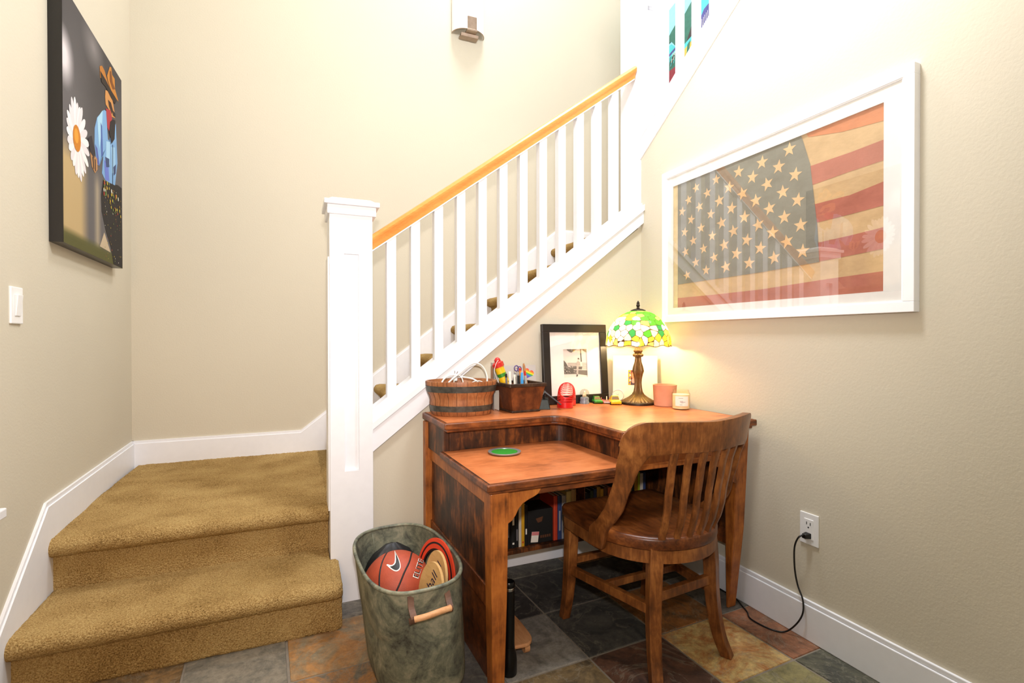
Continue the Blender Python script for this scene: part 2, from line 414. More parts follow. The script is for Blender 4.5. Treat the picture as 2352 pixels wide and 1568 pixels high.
# baseboards: flat boards with a stepped top edge
def board_yz(poly, xa, xb): return MB().prism(poly, 'x', xa, xb)
mb = MB().box(WX - 0.014, WX, -3.2, SY, 0, 0.128).box(WX - 0.010, WX, -3.2, SY, 0.128, 0.145)
struct(mb.build('baseboard_right', 'white', bevel=0.003))
mb = MB().box(0.30, WX - 0.014, SY - 0.014, SY, 0, 0.085).box(0.30, WX - 0.014, SY - 0.010, SY, 0.085, 0.097)
struct(mb.build('baseboard_stair', 'white', bevel=0.003))
# left skirt: level along the landing, then raking down beside the two steps
def skl(pts, d): return [(lx(y) + d, y, z) for y, z in pts]
mb = MB()
top = [(BY, 0.517), (2.30, 0.517), (1.60, -0.03)]
low = [(BY, 0.2), (2.30, 0.0), (1.60, -0.05)]
for d, dz in ((0.014, -0.016), (0.009, 0.0)):
    vs = [(lx(y) + d, y, z + dz) for y, z in top] + [(lx(y) + d, y, z) for y, z in low] + [(lx(y), y, z + dz) for y, z in top] + [(lx(y), y, z) for y, z in low]
    mb.add(vs, [(0, 1, 4, 3), (1, 2, 5, 4), (6, 9, 10, 7), (7, 10, 11, 8), (0, 6, 7, 1), (1, 7, 8, 2), (0, 3, 9, 6), (2, 8, 11, 5), (3, 4, 10, 9), (4, 5, 11, 10)])
struct(mb.build('baseboard_left', 'white'))
# back skirt: level behind the landing, raking up beside the flight, level again on the upper landing
mb = MB()
for d, dz in ((0.014, -0.016), (0.009, 0.0)):
    P = [(-0.86, 0.517), (0.028, 0.517), (1.878, 1.945), (2.8, 1.945)]; L = [(-0.86, 0.25), (0.10, 0.25), (1.95, 1.70), (2.8, 1.70)]
    vs = []
    for yy in (BY - d, BY): vs += [(x, yy, z + dz) for x, z in P] + [(x, yy, z) for x, z in L]
    fs = []
    for k in range(3): fs += [(k, k + 1, k + 5, k + 4), (k + 8, k + 12, k + 13, k + 9), (k, k + 8, k + 9, k + 1), (k + 4, k + 5, k + 13, k + 12)]
    fs += [(0, 4, 12, 8), (3, 11, 15, 7)]
    mb.add(vs, fs)
struct(mb.build('baseboard_back', 'white'))
# end of a white ledge on the left wall
struct(MB().box(lx(1.9) - 0.01, -0.795, 1.3, 1.982, 0.568, 0.597).build('trim_1', 'white', bevel=0.004))

# ------------------------------------------------------------------ carpeted staircase
stairs = thing('staircase', 'tan carpeted staircase turning right behind the white balustrade', 'stairs', (-0.3, 2.1, 0))
jit = random.Random(11)
def carpet_profile(y0, y1, z0, z1, nose=0.033, drop=0.066, step=0.008):
    """outline of riser, rolled nosing and tread, from the riser's foot to the tread's back (y, z)"""
    pts = []
    zz = z0
    while zz < z1 - drop: pts.append((y0, zz)); zz += step
    n = 16
    cy, cz, r = y0 - 0.006, z1 - drop / 2, drop / 2
    for k in range(n + 1):
        a = -PI / 2 - PI * k / n
        pts.append((cy + (nose + 0.004) * math.cos(a), cz + r * math.sin(a)))
    yy = y0 + step
    while yy < y1: pts.append((yy, z1)); yy += step
    pts.append((y1, z1)); pts.append((y1, z0))
    return pts
def carpet_block(mb, prof, x0, x1, step=0.008, round_right=0.0):
    xs = []; x = x0
    while x < x1 - round_right: xs.append((x, 0)); x += step
    if round_right:
        for k in range(7):
            a = PI / 2 * k / 6; xs.append((x1 - round_right + round_right * math.sin(a), round_right * (1 - math.cos(a))))
    else: xs.append((x1, 0))
    cy = sum(p[0] for p in prof) / len(prof); cz = sum(p[1] for p in prof) / len(prof)
    rings = []
    for x, ins in xs:
        ring = []
        for y, z in prof:
            fy, fz = (y - cy), (z - cz)
            l = math.hypot(fy, fz) + 1e-6
            w = noise.noise((x * 9, y * 9, z * 9)) * 0.003
            j = jit.uniform(-0.0016, 0.0016) + w
            ring.append((x + jit.uniform(-0.001, 0.001), y - fy / l * ins * 0.8 + jit.uniform(-.0014, .0014), z - fz / l * ins * 0.8 + j))
        rings.append(ring)
    mb.loft(rings)
R1, R2 = 0.19, 0.38
mb = MB()
carpet_block(mb, carpet_profile(2.012, 2.36, 0.0, R1), lx(2.1) + 0.012, 0.126)
carpet_block(mb, carpet_profile(2.012, 2.207, 0.0, R1), 0.122, 0.158, 0.006, 0.022)
mb.build('step', 'carpet', stairs, smooth=True)
mb = MB()
carpet_block(mb, carpet_profile(2.335, BY - 0.012, 0.10, R2), lx(2.8) + 0.012, 0.127)
mb.box(0.12, 0.30, 2.39, BY - 0.014, 0.1, R2)
mb.build('step', 'carpet', stairs, smooth=True)
for k in range(1, 8):                    # the flight that climbs to the right
    xk = 0.494 + 0.267 * (k - 2) + 0.028; z1 = R2 + 0.2 * k + 0.012
    prof = carpet_profile(xk, xk + 0.30 if k < 7 else 2.79, z1 - 0.215, z1, step=0.02)
    rings = []
    for yy in [2.362 + i * 0.05 for i in range(23)] + [BY - 0.014]:
        rings.append([(p[0], yy, p[1] + jit.uniform(-0.002, 0.002)) for p in prof])
    MB().loft(rings).build('step', 'carpet', stairs, smooth=True)

# ------------------------------------------------------------------ lower balustrade
rail = thing('stair_railing', 'white balustrade with square newel post and orange oak handrail', 'railing', (0.214, 2.295, 0))
nx0, nx1, ny0, ny1 = 0.129, 0.3005, 2.212, 2.382
mb = MB()
# box newel with a recessed panel in each visible face
pz0, pz1, ix0, ix1, iy0, iy1, dp = 0.545, 1.452, 0.186, 0.2445, 2.268, 2.326, 0.020
mb.box(nx0, nx1, ny0 + dp, ny1, 0, 1.615)
for a, b, c, d in ((nx0, ix0, 0, 1.615), (ix1, nx1, 0, 1.615), (ix0, ix1, 0, pz0), (ix0, ix1, pz1, 1.615)): mb.box(a, b, ny0, ny0 + dp, c, d)
newel = mb.build('newel_post', 'white', rail)
mb = MB()
mb.box(nx0 - 0.009, nx1 + 0.0145, ny0 - 0.012, ny1 + 0.012, 1.613, 1.651)
mb.box(nx0 - 0.021, nx1 + 0.028, ny0 - 0.024, ny1 + 0.024, 1.651, 1.6705)
mb.hexa([(nx0 - 0.010, ny0 - 0.012, 1.6705), (nx1 + 0.016, ny0 - 0.012, 1.6705), (nx1 + 0.016, ny1 + 0.012, 1.6705), (nx0 - 0.010, ny1 + 0.012, 1.6705)],
        [(nx0 + 0.01, ny0 + 0.01, 1.685), (nx1 - 0.005, ny0 + 0.01, 1.685), (nx1 - 0.005, ny1 - 0.01, 1.685), (nx0 + 0.01, ny1 - 0.01, 1.685)])
mb.build('post_cap', 'white', newel, bevel=0.002)
# thin edge strip on the post's stair side
MB().box(nx0 - 0.006, nx0, 2.24, 2.376, 0.38, 1.44).build('edge_strip', 'white', newel)
# raking string with cap
def sb(x): return 0.615 + 0.778 * (x - 0.305)
def stp(x): return 0.731 + 0.757 * (x - 0.304)
def ctop(x): return 0.800 + 0.7485 * (x - 0.316)
xa, xb = nx1, WX
mb = MB()
mb.prism([(xa, sb(xa)), (xb, sb(xb)), (xb, stp(xb)), (xa, stp(xa))], 'y', 2.226, 2.36)
mb.prism([(xa, stp(xa) - .02), (xb, stp(xb) - .02), (xb, stp(xb) + 0.012), (xa, stp(xa) + 0.012)], 'y', 2.216, 2.37)
mb.prism([(xa, stp(xa)), (xb, stp(xb)), (xb, ctop(xb) - 0.024), (xa, ctop(xa) - 0.024)], 'y', 2.238, 2.362)
mb.prism([(xa, ctop(xa) - 0.03), (xb, ctop(xb) - 0.03), (xb, ctop(xb)), (xa, ctop(xa))], 'y', 2.262, 2.352)
mb.build('stringer', 'white', rail, bevel=0.002)
# handrail
def rb(x): return 1.486 + 0.7365 * (x - 0.311)
sec = [(-0.016, -0.002), (-0.019, 0.014), (-0.022, 0.024), (-0.032, 0.036), (-0.034, 0.050), (-0.026, 0.062), (-0.010, 0.069), (0.010, 0.069), (0.026, 0.062), (0.034, 0.050), (0.032, 0.036), (0.022, 0.024), (0.019, 0.014), (0.016, -0.002)]
mb = MB()
mb.sweep([((x, 2.285, rb(x)), (0, 1, 0), (0, 0, 1)) for x in (nx1, 0.7, 1.2, 1.694)], sec)
hr = mb.build('handrail', 'oak_rail', rail, smooth='auto')
MB().prism([(nx1, rb(nx1) - 0.006), (1.69, rb(1.69) - 0.006), (1.69, rb(1.69)), (nx1, rb(nx1))], 'y', 2.268, 2.302).build('fillet_strip', 'white', rail)
for k in range(12):
    x0 = 0.371 + 0.1073 * k
    MB().prism([(x0, ctop(x0) - 0.012), (x0 + 0.041, ctop(x0 + 0.041) - 0.012), (x0 + 0.041, rb(x0 + 0.041) - 0.003), (x0, rb(x0) - 0.003)], 'y', 2.275, 2.315).build('baluster', 'white', rail, bevel=0.0015)

# ------------------------------------------------------------------ upper balustrade, climbing along the top of the right wall
up = thing('stair_railing', 'upper white balustrade with paneled post at the top right, colourful painting behind it', 'railing', (1.79, 2.33, 1.68))
ux0, ux1, uy0, uy1 = 1.702, 1.872, 2.252, 2.412
mb = MB()
mb.box(ux0, ux1, uy0 + 0.026, uy1, 1.69, 3.30)
for a, b, c, d in ((ux0, 1.765, 1.69, 3.30), (1.832, ux1, 1.69, 3.30), (1.765, 1.832, 1.69, 2.10), (1.765, 1.832, 2.905, 3.30)): mb.box(a, b, uy0, uy0 + 0.026, c, d)
un = mb.build('newel_post', 'white', up)
MB().box(ux0 - 0.022, ux1 + 0.022, uy0 - 0.022, uy1 + 0.022, 3.30, 3.345).box(ux0 - 0.01, ux1 + 0.01, uy0 - 0.01, uy1 + 0.01, 3.345, 3.37).build('post_cap', 'white', un, bevel=0.003)
def ul(y): return upz(y)
def uh(y): return 2.373 + (1.997 - y) * 0.695
y0u, y1u = 2.25, -0.9
mb = MB()
mb.prism([(y0u, ul(y0u)), (y1u, ul(y1u)), (y1u, uh(y1u) - 0.02), (y0u, uh(y0u) - 0.02)], 'x', 1.713, WX + 0.10)
mb.prism([(y0u, uh(y0u) - 0.03), (y1u, uh(y1u) - 0.03), (y1u, uh(y1u)), (y0u, uh(y0u))], 'x', 1.708, WX + 0.11)
mb.build('stringer', 'white', up, bevel=0.002)
for k in range(14):
    ya = 1.968 - 0.1115 * k + 0.1115
    MB().prism([(ya, uh(ya) - 0.006), (ya + 0.035, uh(ya + 0.035) - 0.006), (ya + 0.035, uh(ya) + 0.785), (ya, uh(ya) + 0.808)], 'x', 1.738, 1.764).build('baluster', 'white', up)
mb = MB(); mb.sweep([((1.755, y, uh(y) + 0.79), (1, 0, 0), (0, 0, 1)) for y in (uy0, 1.2, 0.4)], sec)
mb.build('handrail', 'oak_rail', up, smooth='auto')

# ------------------------------------------------------------------ wall things
def frame_box(mb, x0, x1, z0, z1, w, ya, yb, mi=0):     # rectangular border in x-z, between two depths
    mb.box(x0, x1, ya, yb, z0, z0 + w, mi).box(x0, x1, ya, yb, z1 - w, z1, mi)
    mb.box(x0, x0 + w, ya, yb, z0 + w, z1 - w, mi).box(x1 - w, x1, ya, yb, z0 + w, z1 - w, mi)
def border_x(mb, xa, xb, y0, y1, z0, z1, w, mi=0):      # the same on a wall that faces along x
    mb.box(xa, xb, y0, y1, z0, z0 + w, mi).box(xa, xb, y0, y1, z1 - w, z1, mi)
    mb.box(xa, xb, y0, y0 + w, z0 + w, z1 - w, mi).box(xa, xb, y1 - w, y1, z0 + w, z1 - w, mi)

# framed flag on the right wall
FY0, FY1, FZ0, FZ1 = 0.918, 2.046, 1.177, 1.919
flag = thing('framed_flag', 'large white framed faded American flag hanging on the right wall', 'picture', (WX, 1.48, FZ0))
mb = MB(); border_x(mb, WX - 0.029, WX, FY0, FY1, FZ0, FZ1, 0.032); border_x(mb, WX - 0.0265, WX, FY0 + .030, FY1 - .030, FZ0 + .030, FZ1 - .030, 0.006)
mb.build('frame', 'white_frame', flag, bevel=0.0015)
FIY0, FIY1, FIZ0, FIZ1 = 1.008, 1.974, 1.246, 1.838      # opening of the mat
mb = MB()
a, b = WX - 0.0215, WX - 0.0175
for y0, y1, z0, z1 in ((FY0 + .03, FY1 - .03, FZ0 + .03, FIZ0), (FY0 + .03, FY1 - .03, FIZ1, FZ1 - .03), (FY0 + .03, FIY0, FIZ0, FIZ1), (FIY1, FY1 - .03, FIZ0, FIZ1)): mb.box(a, b, y0, y1, z0, z1)
mb.build('mat_board', 'mat_board', flag)
tan_, red_, blue_, star_ = s2l((214, 182, 138)), s2l((192, 122, 104)), s2l((142, 140, 128)), s2l((232, 196, 150))  # cloth colours, paled to include haze of reflections on the glass
def fl(u, v, lift=0):                                     # u from the left edge, v down from the top edge
    return (WX - 0.014 - lift, FIY1 + 0.004 - u * (FIY1 - FIY0 + 0.008), FIZ1 + 0.004 - v * (FIZ1 - FIZ0 + 0.008))
def flpoly(mb, P, lift, col, Q=None):                    # band between an upper and a lower line
    if Q is None:
        mb.add([fl(u, v, lift) for u, v in P], [tuple(range(len(P)))], 0, col)
    else:
        n = len(P); mb.add([fl(u, v, lift) for u, v in P] + [fl(u, v, lift) for u, v in Q], [(i, i + 1, n + i + 1, n + i) for i in range(n - 1)], 0, col)
mb = MB()
N = 24
mb.add([fl(i / N, j / 12) for j in range(13) for i in range(N + 1)], [(j * (N + 1) + i, j * (N + 1) + i + 1, (j + 1) * (N + 1) + i + 1, (j + 1) * (N + 1) + i) for j in range(12) for i in range(N)], 0, tan_)
flpoly(mb, [(0.72, 0.0), (0.86, 0.0), (1, 0.0)], 0.0009, s2l((214, 140, 98)), [(0.73, 0.03), (0.856, 0.075), (1, 0.10)])
flpoly(mb, [(0.738, 0.208), (0.886, 0.206), (1.0, 0.197)], 0.0009, red_, [(0.744, 0.325), (0.885, 0.312), (1.0, 0.306)])
flpoly(mb, [(0.75, 0.443), (0.884, 0.443), (1.0, 0.415)], 0.0009, red_, [(0.76, 0.555), (0.884, 0.55), (1.0, 0.542)])
flpoly(mb, [(0.765, 0.675), (0.884, 0.668), (1.0, 0.656)], 0.0009, red_, [(0.77, 0.788), (0.884, 0.78), (1.0, 0.769)])
flpoly(mb, [(0.0, 0.915), (0.25, 0.918), (0.52, 0.916), (0.787, 0.897), (1.0, 0.887)], 0.0009, red_, [(0.0, 1.0), (0.25, 1.0), (0.52, 1.0), (0.787, 1.0), (1.0, 1.0)])
P = [(0.033, 0.0), (0.70, 0.0), (0.71, 0.046), (0.738, 0.197), (0.75, 0.36), (0.766, 0.572), (0.774, 0.79), (0.521, 0.802), (0.033, 0.806)]
flpoly(mb, P, 0.0016, blue_)
flpoly(mb, [(0.0, 0.0), (0.033, 0.0)], 0.0018, s2l((226, 204, 158)), [(0.0, 1.0), (0.033, 1.0)])
STARS = [(.652, .061), (.528, .078), (.605, .146), (.677, .23), (.409, .082), (.481, .153), (.553, .232), (.624, .315), (.688, .391), (.283, .077), (.357, .167), (.43, .242), (.498, .318), (.564, .396), (.631, .476), (.7, .549), (.159, .082), (.23, .153), (.302, .24), (.371, .32), (.44, .407), (.51, .484), (.577, .557), (.643, .633), (.709, .71), (.109, .155), (.181, .237), (.251, .318), (.315, .405), (.382, .485), (.453, .568), (.52, .642), (.586, .721), (.126, .315), (.191, .401), (.26, .482), (.331, .569), (.398, .648), (.465, .729), (.065, .229), (.082, .399), (.14, .484), (.207, .563), (.272, .644), (.34, .728), (.088, .557), (.157, .655), (.223, .728), (.099, .743)]
srng = random.Random(5)
for u, v in STARS:
    t0 = srng.uniform(-0.25, 0.25); R = 0.046 if u > 0.3 else 0.040
    pts = [(u, v)]
    for k in range(10):
        r = R if k % 2 == 0 else R * 0.40
        t = t0 + PI * k / 5
        pts.append((u + r * math.sin(t) * 0.66, v - r * math.cos(t) * 1.04))
    mb.add([fl(x, y, 0.0023) for x, y in pts], [(0, k, k % 10 + 1) for k in range(1, 11)], 0, star_)
def flag_mat():
    m, nt, bs, out = mat('faded_hazy_flag_cloth')
    a = node(nt, 'ShaderNodeVertexColor'); a.layer_name = 'tint'
    n = node(nt, 'ShaderNodeTexNoise', Scale=7.0, Detail=7.0, Roughness=0.7); nt.links.new(coords(nt, (1, 1, 2)), n.inputs['Vector'])
    n2 = node(nt, 'ShaderNodeTexNoise', Scale=60.0, Detail=3.0); nt.links.new(coords(nt, (1, 1, 5)), n2.inputs['Vector'])
    mul = node(nt, 'ShaderNodeMix'); mul.data_type = 'RGBA'; mul.blend_type = 'MULTIPLY'; mul.inputs[0].default_value = 0.7
    nt.links.new(a.outputs['Color'], mul.inputs[6])
    nt.links.new(ramp(nt, n.outputs['Fac'], [(0.3, (0.72, 0.68, 0.62, 1)), (0.7, (1.15, 1.15, 1.12, 1))]), mul.inputs[7])
    nt.links.new(mul.outputs[2], bs.inputs['Base Color']); bs.inputs['Roughness'].default_value = 0.9; bs.inputs['Specular IOR Level'].default_value = 0.1
    bump(nt, bs, n2.outputs['Fac'], 0.25, 0.001)
    return m
M['flag'] = flag_mat()
mb.build('flag', 'flag', flag)
MB().box(WX - 0.0245, WX - 0.0230, FY0 + 0.033, FY1 - 0.033, FZ0 + 0.033, FZ1 - 0.033).build('glass_pane', 'glass', flag)

# canvas print on the left wall: a daisy and a cowboy
cv = thing('canvas_print', 'tall black edged canvas print of a white daisy and a cowboy on the left wall', 'picture', (lx(2.75), 2.75, 1.455))
CY0, CY1, CZ0, CZ1, CT = 2.362, 3.142, 1.455, 2.405, 0.042
def cvp(u, v, lift): # u along the wall away from the camera, v down
    y = CY0 + u * (CY1 - CY0); return (lx(y) + CT + lift, y, CZ1 - v * (CZ1 - CZ0))
mb = MB()
mb.hexa([(lx(CY0), CY0, CZ0), (lx(CY0) + CT, CY0, CZ0), (lx(CY1) + CT, CY1, CZ0), (lx(CY1), CY1, CZ0)], [(lx(CY0), CY0, CZ1), (lx(CY0) + CT, CY0, CZ1), (lx(CY1) + CT, CY1, CZ1), (lx(CY1), CY1, CZ1)])
mb.build('stretched_canvas', 'black_lacquer', cv)
mb = MB()
def cvpoly(P, col, lift): mb.add([cvp(u, v, lift) for u, v in P], [tuple(range(len(P)))], 0, s2l(col))
def cvfan(P, col, lift):
    cu, cvv = sum(p[0] for p in P) / len(P), sum(p[1] for p in P) / len(P)
    mb.add([cvp(cu, cvv, lift)] + [cvp(u, v, lift) for u, v in P], [(0, k, k % len(P) + 1) for k in range(1, len(P) + 1)], 0, s2l(col))
# soft out-of-focus ground of the picture, cell by cell
GN, GM = 44, 70
def ground(u, v):
    def lerp(a, b, t): t = max(0, min(1, t)); return tuple(x + (y - x) * t for x, y in zip(a, b))
    c = lerp((66, 62, 62), (96, 92, 92), (v - 0.05) / 0.5 + 0.3 * math.sin(u * 7 + v * 3))
    t = max(0, min(1, (v - 0.56) / 0.1)) * max(0, min(1, (0.36 - u) / 0.12)); c = lerp(c, (184, 158, 112), t)
    t = max(0, min(1, (v - 0.60) / 0.08)) * max(0, 1 - abs(u - 0.5) / 0.07); c = lerp(c, (176, 160, 132), t * 0.8)
    t = max(0, 1 - math.hypot((u - 0.02) / 0.14, (v - 0.27) / 0.13)); c = lerp(c, (214, 206, 206), min(1, t * 1.4))
    t = max(0, 1 - math.hypot((u - 0.45) / 0.2, (v - 0.06) / 0.12)); c = lerp(c, (128, 122, 120), min(1, t))
    t = max(0, min(1, (v - 0.93) / 0.03)); c = lerp(c, (84, 82, 40), t)
    return c
NG0 = len(mb.f)
mb.add([cvp(i / GN, j / GM, .0006) for j in range(GM + 1) for i in range(GN + 1)], [(j * (GN + 1) + i, j * (GN + 1) + i + 1, (j + 1) * (GN + 1) + i + 1, (j + 1) * (GN + 1) + i) for j in range(GM) for i in range(GN)], 0, (1, 1, 1, 1))
cvfan([(.60, .62), (.73, .608), (.9, .578), (.99, .575), (.99, .998), (.80, .998), (.745, .924), (.648, .857), (.571, .775), (.563, .699)], (34, 30, 30), .0012)
cvfan([(.618, .866), (.739, .947), (.533, .944)], (190, 170, 140), .0012)
prng = random.Random(9)
tips = [(.112, .40), (.155, .385), (.194, .396), (.230, .402), (.262, .394), (.305, .433), (.335, .475), (.362, .520), (.367, .565), (.350, .620), (.31, .66), (.275, .682), (.241, .712), (.20, .705), (.165, .70), (.129, .673), (.098, .655), (.07, .62), (.05, .591), (.04, .549), (.04, .51), (.048, .475), (.078, .441)]
for k, (u, v) in enumerate(tips):
    du, dv = u - .176, v - .55; l = math.hypot(du, dv * 1.2); nu, nv = -dv * 1.2 / l, du / l / 1.2
    w = .021; O = []
    for sgn in (1, -1):
        Q = [(.22, .5), (.45, .9), (.7, 1.0), (.86, .86), (.95, .55), (1.0, .15)]
        for t, ww in (Q if sgn > 0 else Q[::-1]): O.append((.176 + du * t + sgn * nu * w * ww, .55 + dv * t + sgn * nv * w * ww))
    cvfan(O, (236, 230, 226) if k % 2 else (220, 214, 214), .0012 + .00004 * k)
cvfan(disc(.176, .548, .055, .054), (196, 122, 34), .0028)
cvfan(disc(.168, .54, .03, .03), (222, 150, 50), .0030)
cvfan([(.628, .279), (.673, .272), (.685, .351), (.70, .40), (.773, .399), (.865, .27), (.875, .341), (.895, .466), (.838, .593), (.733, .604), (.64, .612), (.58, .593), (.606, .509), (.563, .52), (.536, .57), (.489, .574), (.451, .494), (.457, .419), (.501, .356)], (122, 164, 206), .0014)
for P, c in (([(.50, .36), (.60, .29), (.58, .40), (.53, .50)], (164, 204, 226)), ([(.66, .42), (.74, .40), (.73, .52), (.66, .50)], (160, 200, 226)), ([(.62, .52), (.70, .52), (.72, .60), (.64, .61)], (104, 120, 196)),
             ([(.76, .42), (.84, .40), (.85, .52), (.77, .55)], (150, 190, 220)), ([(.785, .40), (.795, .40), (.79, .60), (.78, .60)], (36, 40, 60)), ([(.64, .50), (.72, .49), (.72, .53), (.66, .545)], (60, 74, 110)), ([(.80, .51), (.86, .48), (.85, .53), (.81, .55)], (60, 74, 110)),
             ([(.46, .49), (.50, .50), (.54, .57), (.50, .57)], (86, 98, 160)), ([(.56, .36), (.585, .37), (.60, .50), (.57, .52)], (74, 96, 160)),
             ([(.663, .26), (.751, .241), (.784, .27), (.723, .352), (.685, .346)], (168, 52, 58)), ([(.74, .30), (.80, .27), (.85, .26), (.83, .36), (.77, .40), (.72, .36)], (40, 34, 36)),
             ([(.654, .175), (.715, .161), (.797, .176), (.83, .216), (.851, .248), (.768, .266), (.719, .248), (.657, .243), (.646, .212)], (196, 138, 78)), ([(.70, .205), (.76, .20), (.80, .225), (.78, .25), (.72, .232)], (60, 40, 30)), ([(.79, .225), (.85, .225), (.85, .245), (.80, .25)], (40, 36, 36)),
             ([(.56, .12), (.66, .125), (.80, .14), (.88, .15), (.84, .18), (.76, .175), (.66, .16), (.58, .165)], (44, 34, 28)),
             ([(.549, .103), (.592, .083), (.64, .088), (.70, .12), (.762, .135), (.73, .145), (.66, .128), (.60, .142), (.559, .153)], (176, 112, 42)), ([(.688, .093), (.742, .028), (.774, .02), (.79, .05), (.842, .05), (.85, .10), (.926, .138), (.88, .141), (.762, .135), (.70, .11)], (186, 122, 48)), ([(.74, .05), (.77, .04), (.80, .09), (.85, .10), (.80, .12), (.74, .10)], (120, 70, 28)),
             ([(.375, .548), (.439, .546), (.493, .548), (.5, .596), (.455, .624), (.402, .605)], (176, 128, 84)), ([(.34, .50), (.40, .47), (.46, .53), (.44, .56), (.38, .55)], (50, 44, 48)), ([(.41, .56), (.43, .56), (.44, .61), (.425, .61)], (60, 44, 36)), ([(.45, .56), (.465, .56), (.47, .61), (.455, .615)], (60, 44, 36))):
    cvfan(P, c, .0018 + .0002 * prng.random() + (.0006 if sum(c) < 240 else 0))
for k in range(120):                                      # beads, buckles and studs on the belt and trousers
    u = prng.uniform(.60, .97); v = prng.uniform(.62, .99) if k > 46 else prng.uniform(.60, .71) + .03 * math.sin(u * 9)
    r = prng.uniform(.004, .013) if k <= 46 else prng.uniform(.002, .005)
    cvfan(disc(u, v, r, r * .9, 6), prng.choice([(190, 170, 60), (110, 130, 60), (170, 70, 50), (200, 196, 180), (150, 120, 50)]), .0026 + .00001 * k)
pp = mb.build('printed_picture', 'art', cv)
ca = pp.data.color_attributes['tint']
for f in range(NG0, NG0 + GN * GM):                       # blend the ground smoothly from corner to corner
    p = pp.data.polygons[f]
    for li in p.loop_indices:
        q = pp.data.vertices[pp.data.loops[li].vertex_index].co; ca.data[li].color = s2l(ground((q.y + cv.location.y - CY0) / (CY1 - CY0), (CZ1 - q.z - cv.location.z) / (CZ1 - CZ0)))

# painting on the far wall of the upper flight, seen between the balusters
pt = thing('painted_picture', 'teal and blue painting behind the upper balusters', 'picture', (2.798, 2.9, 2.95))
PY0, PY1, PZ0, PZ1 = 2.55, 3.36, 2.95, 4.2
MB().box(2.765, 2.798, PY0, PY1, PZ0, PZ1).build('stretched_canvas', 'sky_blue', pt)
mb = MB()
def ptq(P, mi, k): mb.add([(2.7645 - .0006 * k, y, z) for y, z in P], [tuple(range(len(P)))], mi)
# y grows to the left in the picture
ptq([(3.36, 3.70), (3.12, 3.76), (3.12, 4.2), (3.36, 4.2)], 5, 1)
ptq([(3.36, 3.44), (3.23, 3.54), (3.12, 3.61), (3.12, 3.36), (3.19, 3.41), (3.23, 3.46), (3.36, 3.47)], 0, 2)
ptq([(3.12, 3.57), (3.07, 3.60), (2.96, 3.68), (2.94, 3.66), (2.94, 3.36), (3.12, 3.36)], 0, 2)
ptq([(3.06, 3.37), (2.96, 3.54), (2.94, 3.54), (2.94, 3.38), (3.0, 3.36)], 4, 3)
ptq([(3.36, 3.42), (3.23, 3.44), (3.19, 3.40), (3.12, 3.38), (3.12, 3.30), (3.36, 3.32)], 1, 3)
ptq([(3.36, 3.34), (3.12, 3.41), (3.12, 3.39), (3.36, 3.32)], 2, 4)
ptq([(3.36, 3.38), (3.12, 3.36), (3.12, 2.96), (3.36, 2.96)][:0] or [(3.36, 3.33), (3.14, 3.35), (3.14, 2.96), (3.36, 2.96)], 0, 4)
for k in range(26):
    y, z = 3.27 - .12 * prng.random(), 3.25 + .09 * prng.random()
    ptq([(y, z), (y - .008, z + .024), (y - .014, z + .022), (y - .006, z - .004)], 5 if k % 3 == 0 else 4 if k % 3 == 1 else 1, 5)
ptq([(3.36, 3.225), (3.14, 3.245), (3.14, 2.95), (3.36, 2.95)], 3, 6)
ptq([(3.12, 3.35), (2.94, 3.40), (2.94, 3.37), (3.12, 3.31)], 1, 4)
ptq([(3.12, 3.33), (2.94, 3.37), (2.94, 2.96), (3.12, 2.96)], 6, 3)
ptq([(3.05, 3.34), (3.02, 3.36), (3.03, 3.28), (3.06, 3.26)], 0, 5)
ptq([(2.92, 4.2), (2.55, 4.2), (2.55, 3.3), (2.92, 3.3)], 1, 2)
ptq([(2.92, 3.46), (2.88, 3.51), (2.82, 3.53), (2.70, 3.50), (2.60, 3.4), (2.60, 3.0), (2.92, 3.0)], 2, 3)
for k in range(9): ptq([(2.915 - .014 * k, 3.44 + .008 * k), (2.911 - .014 * k, 3.44 + .008 * k), (2.895 - .014 * k, 3.25), (2.899 - .014 * k, 3.25)], 5, 4)
mb.build('painted_surface', ['teal', 'turq', 'paint_navy', 'maroon', 'paint_dark', 'paint_white', 'paint_yellow'], pt)

# sconce high on the back wall
sc = thing('sconce', 'white marbled glass sconce with nickel clip high on the back wall', 'wall light', (1.145, BY, 3.26))
mb = MB()
n = 18; r = 0.118; SX, SZ = 1.145, 3.268
outer = [(SX - r * math.cos(PI * k / n), BY - 0.012 - 0.095 * math.sin(PI * k / n)) for k in range(n + 1)]
inner = [(SX - (r - .006) * math.cos(PI * k / n), BY - 0.012 - 0.089 * math.sin(PI * k / n)) for k in range(n + 1)]
mb.prism(outer + inner[::-1], 'z', SZ, SZ + .385)
mb.build('glass_shade', 'alabaster', sc, smooth='auto')
mb = MB(); mb.tube([(p[0], p[1] - .001, SZ - .001) for p in outer], 0.0035, 6)
mb.build('rim', 'nickel', sc, smooth=True)
mb = MB()
mb.box(SX - .032, SX + .036, BY - 0.114, BY - 0.104, SZ - .003, SZ + .085); mb.box(SX - .036, SX + .040, BY - 0.114, BY - .012, SZ - .014, SZ - .003)
mb.hexa([(SX - .065, BY - .012, SZ - .032), (SX - .065, BY - .06, SZ - .032), (SX + .065, BY - .06, SZ - .032), (SX + .065, BY - .012, SZ - .032)][::-1], [(SX - .065, BY, SZ - .013), (SX - .065, BY - .07, SZ - .013), (SX + .065, BY - .07, SZ - .013), (SX + .065, BY, SZ - .013)][::-1])
mb.build('metal_clip', 'nickel', sc, bevel=.002)

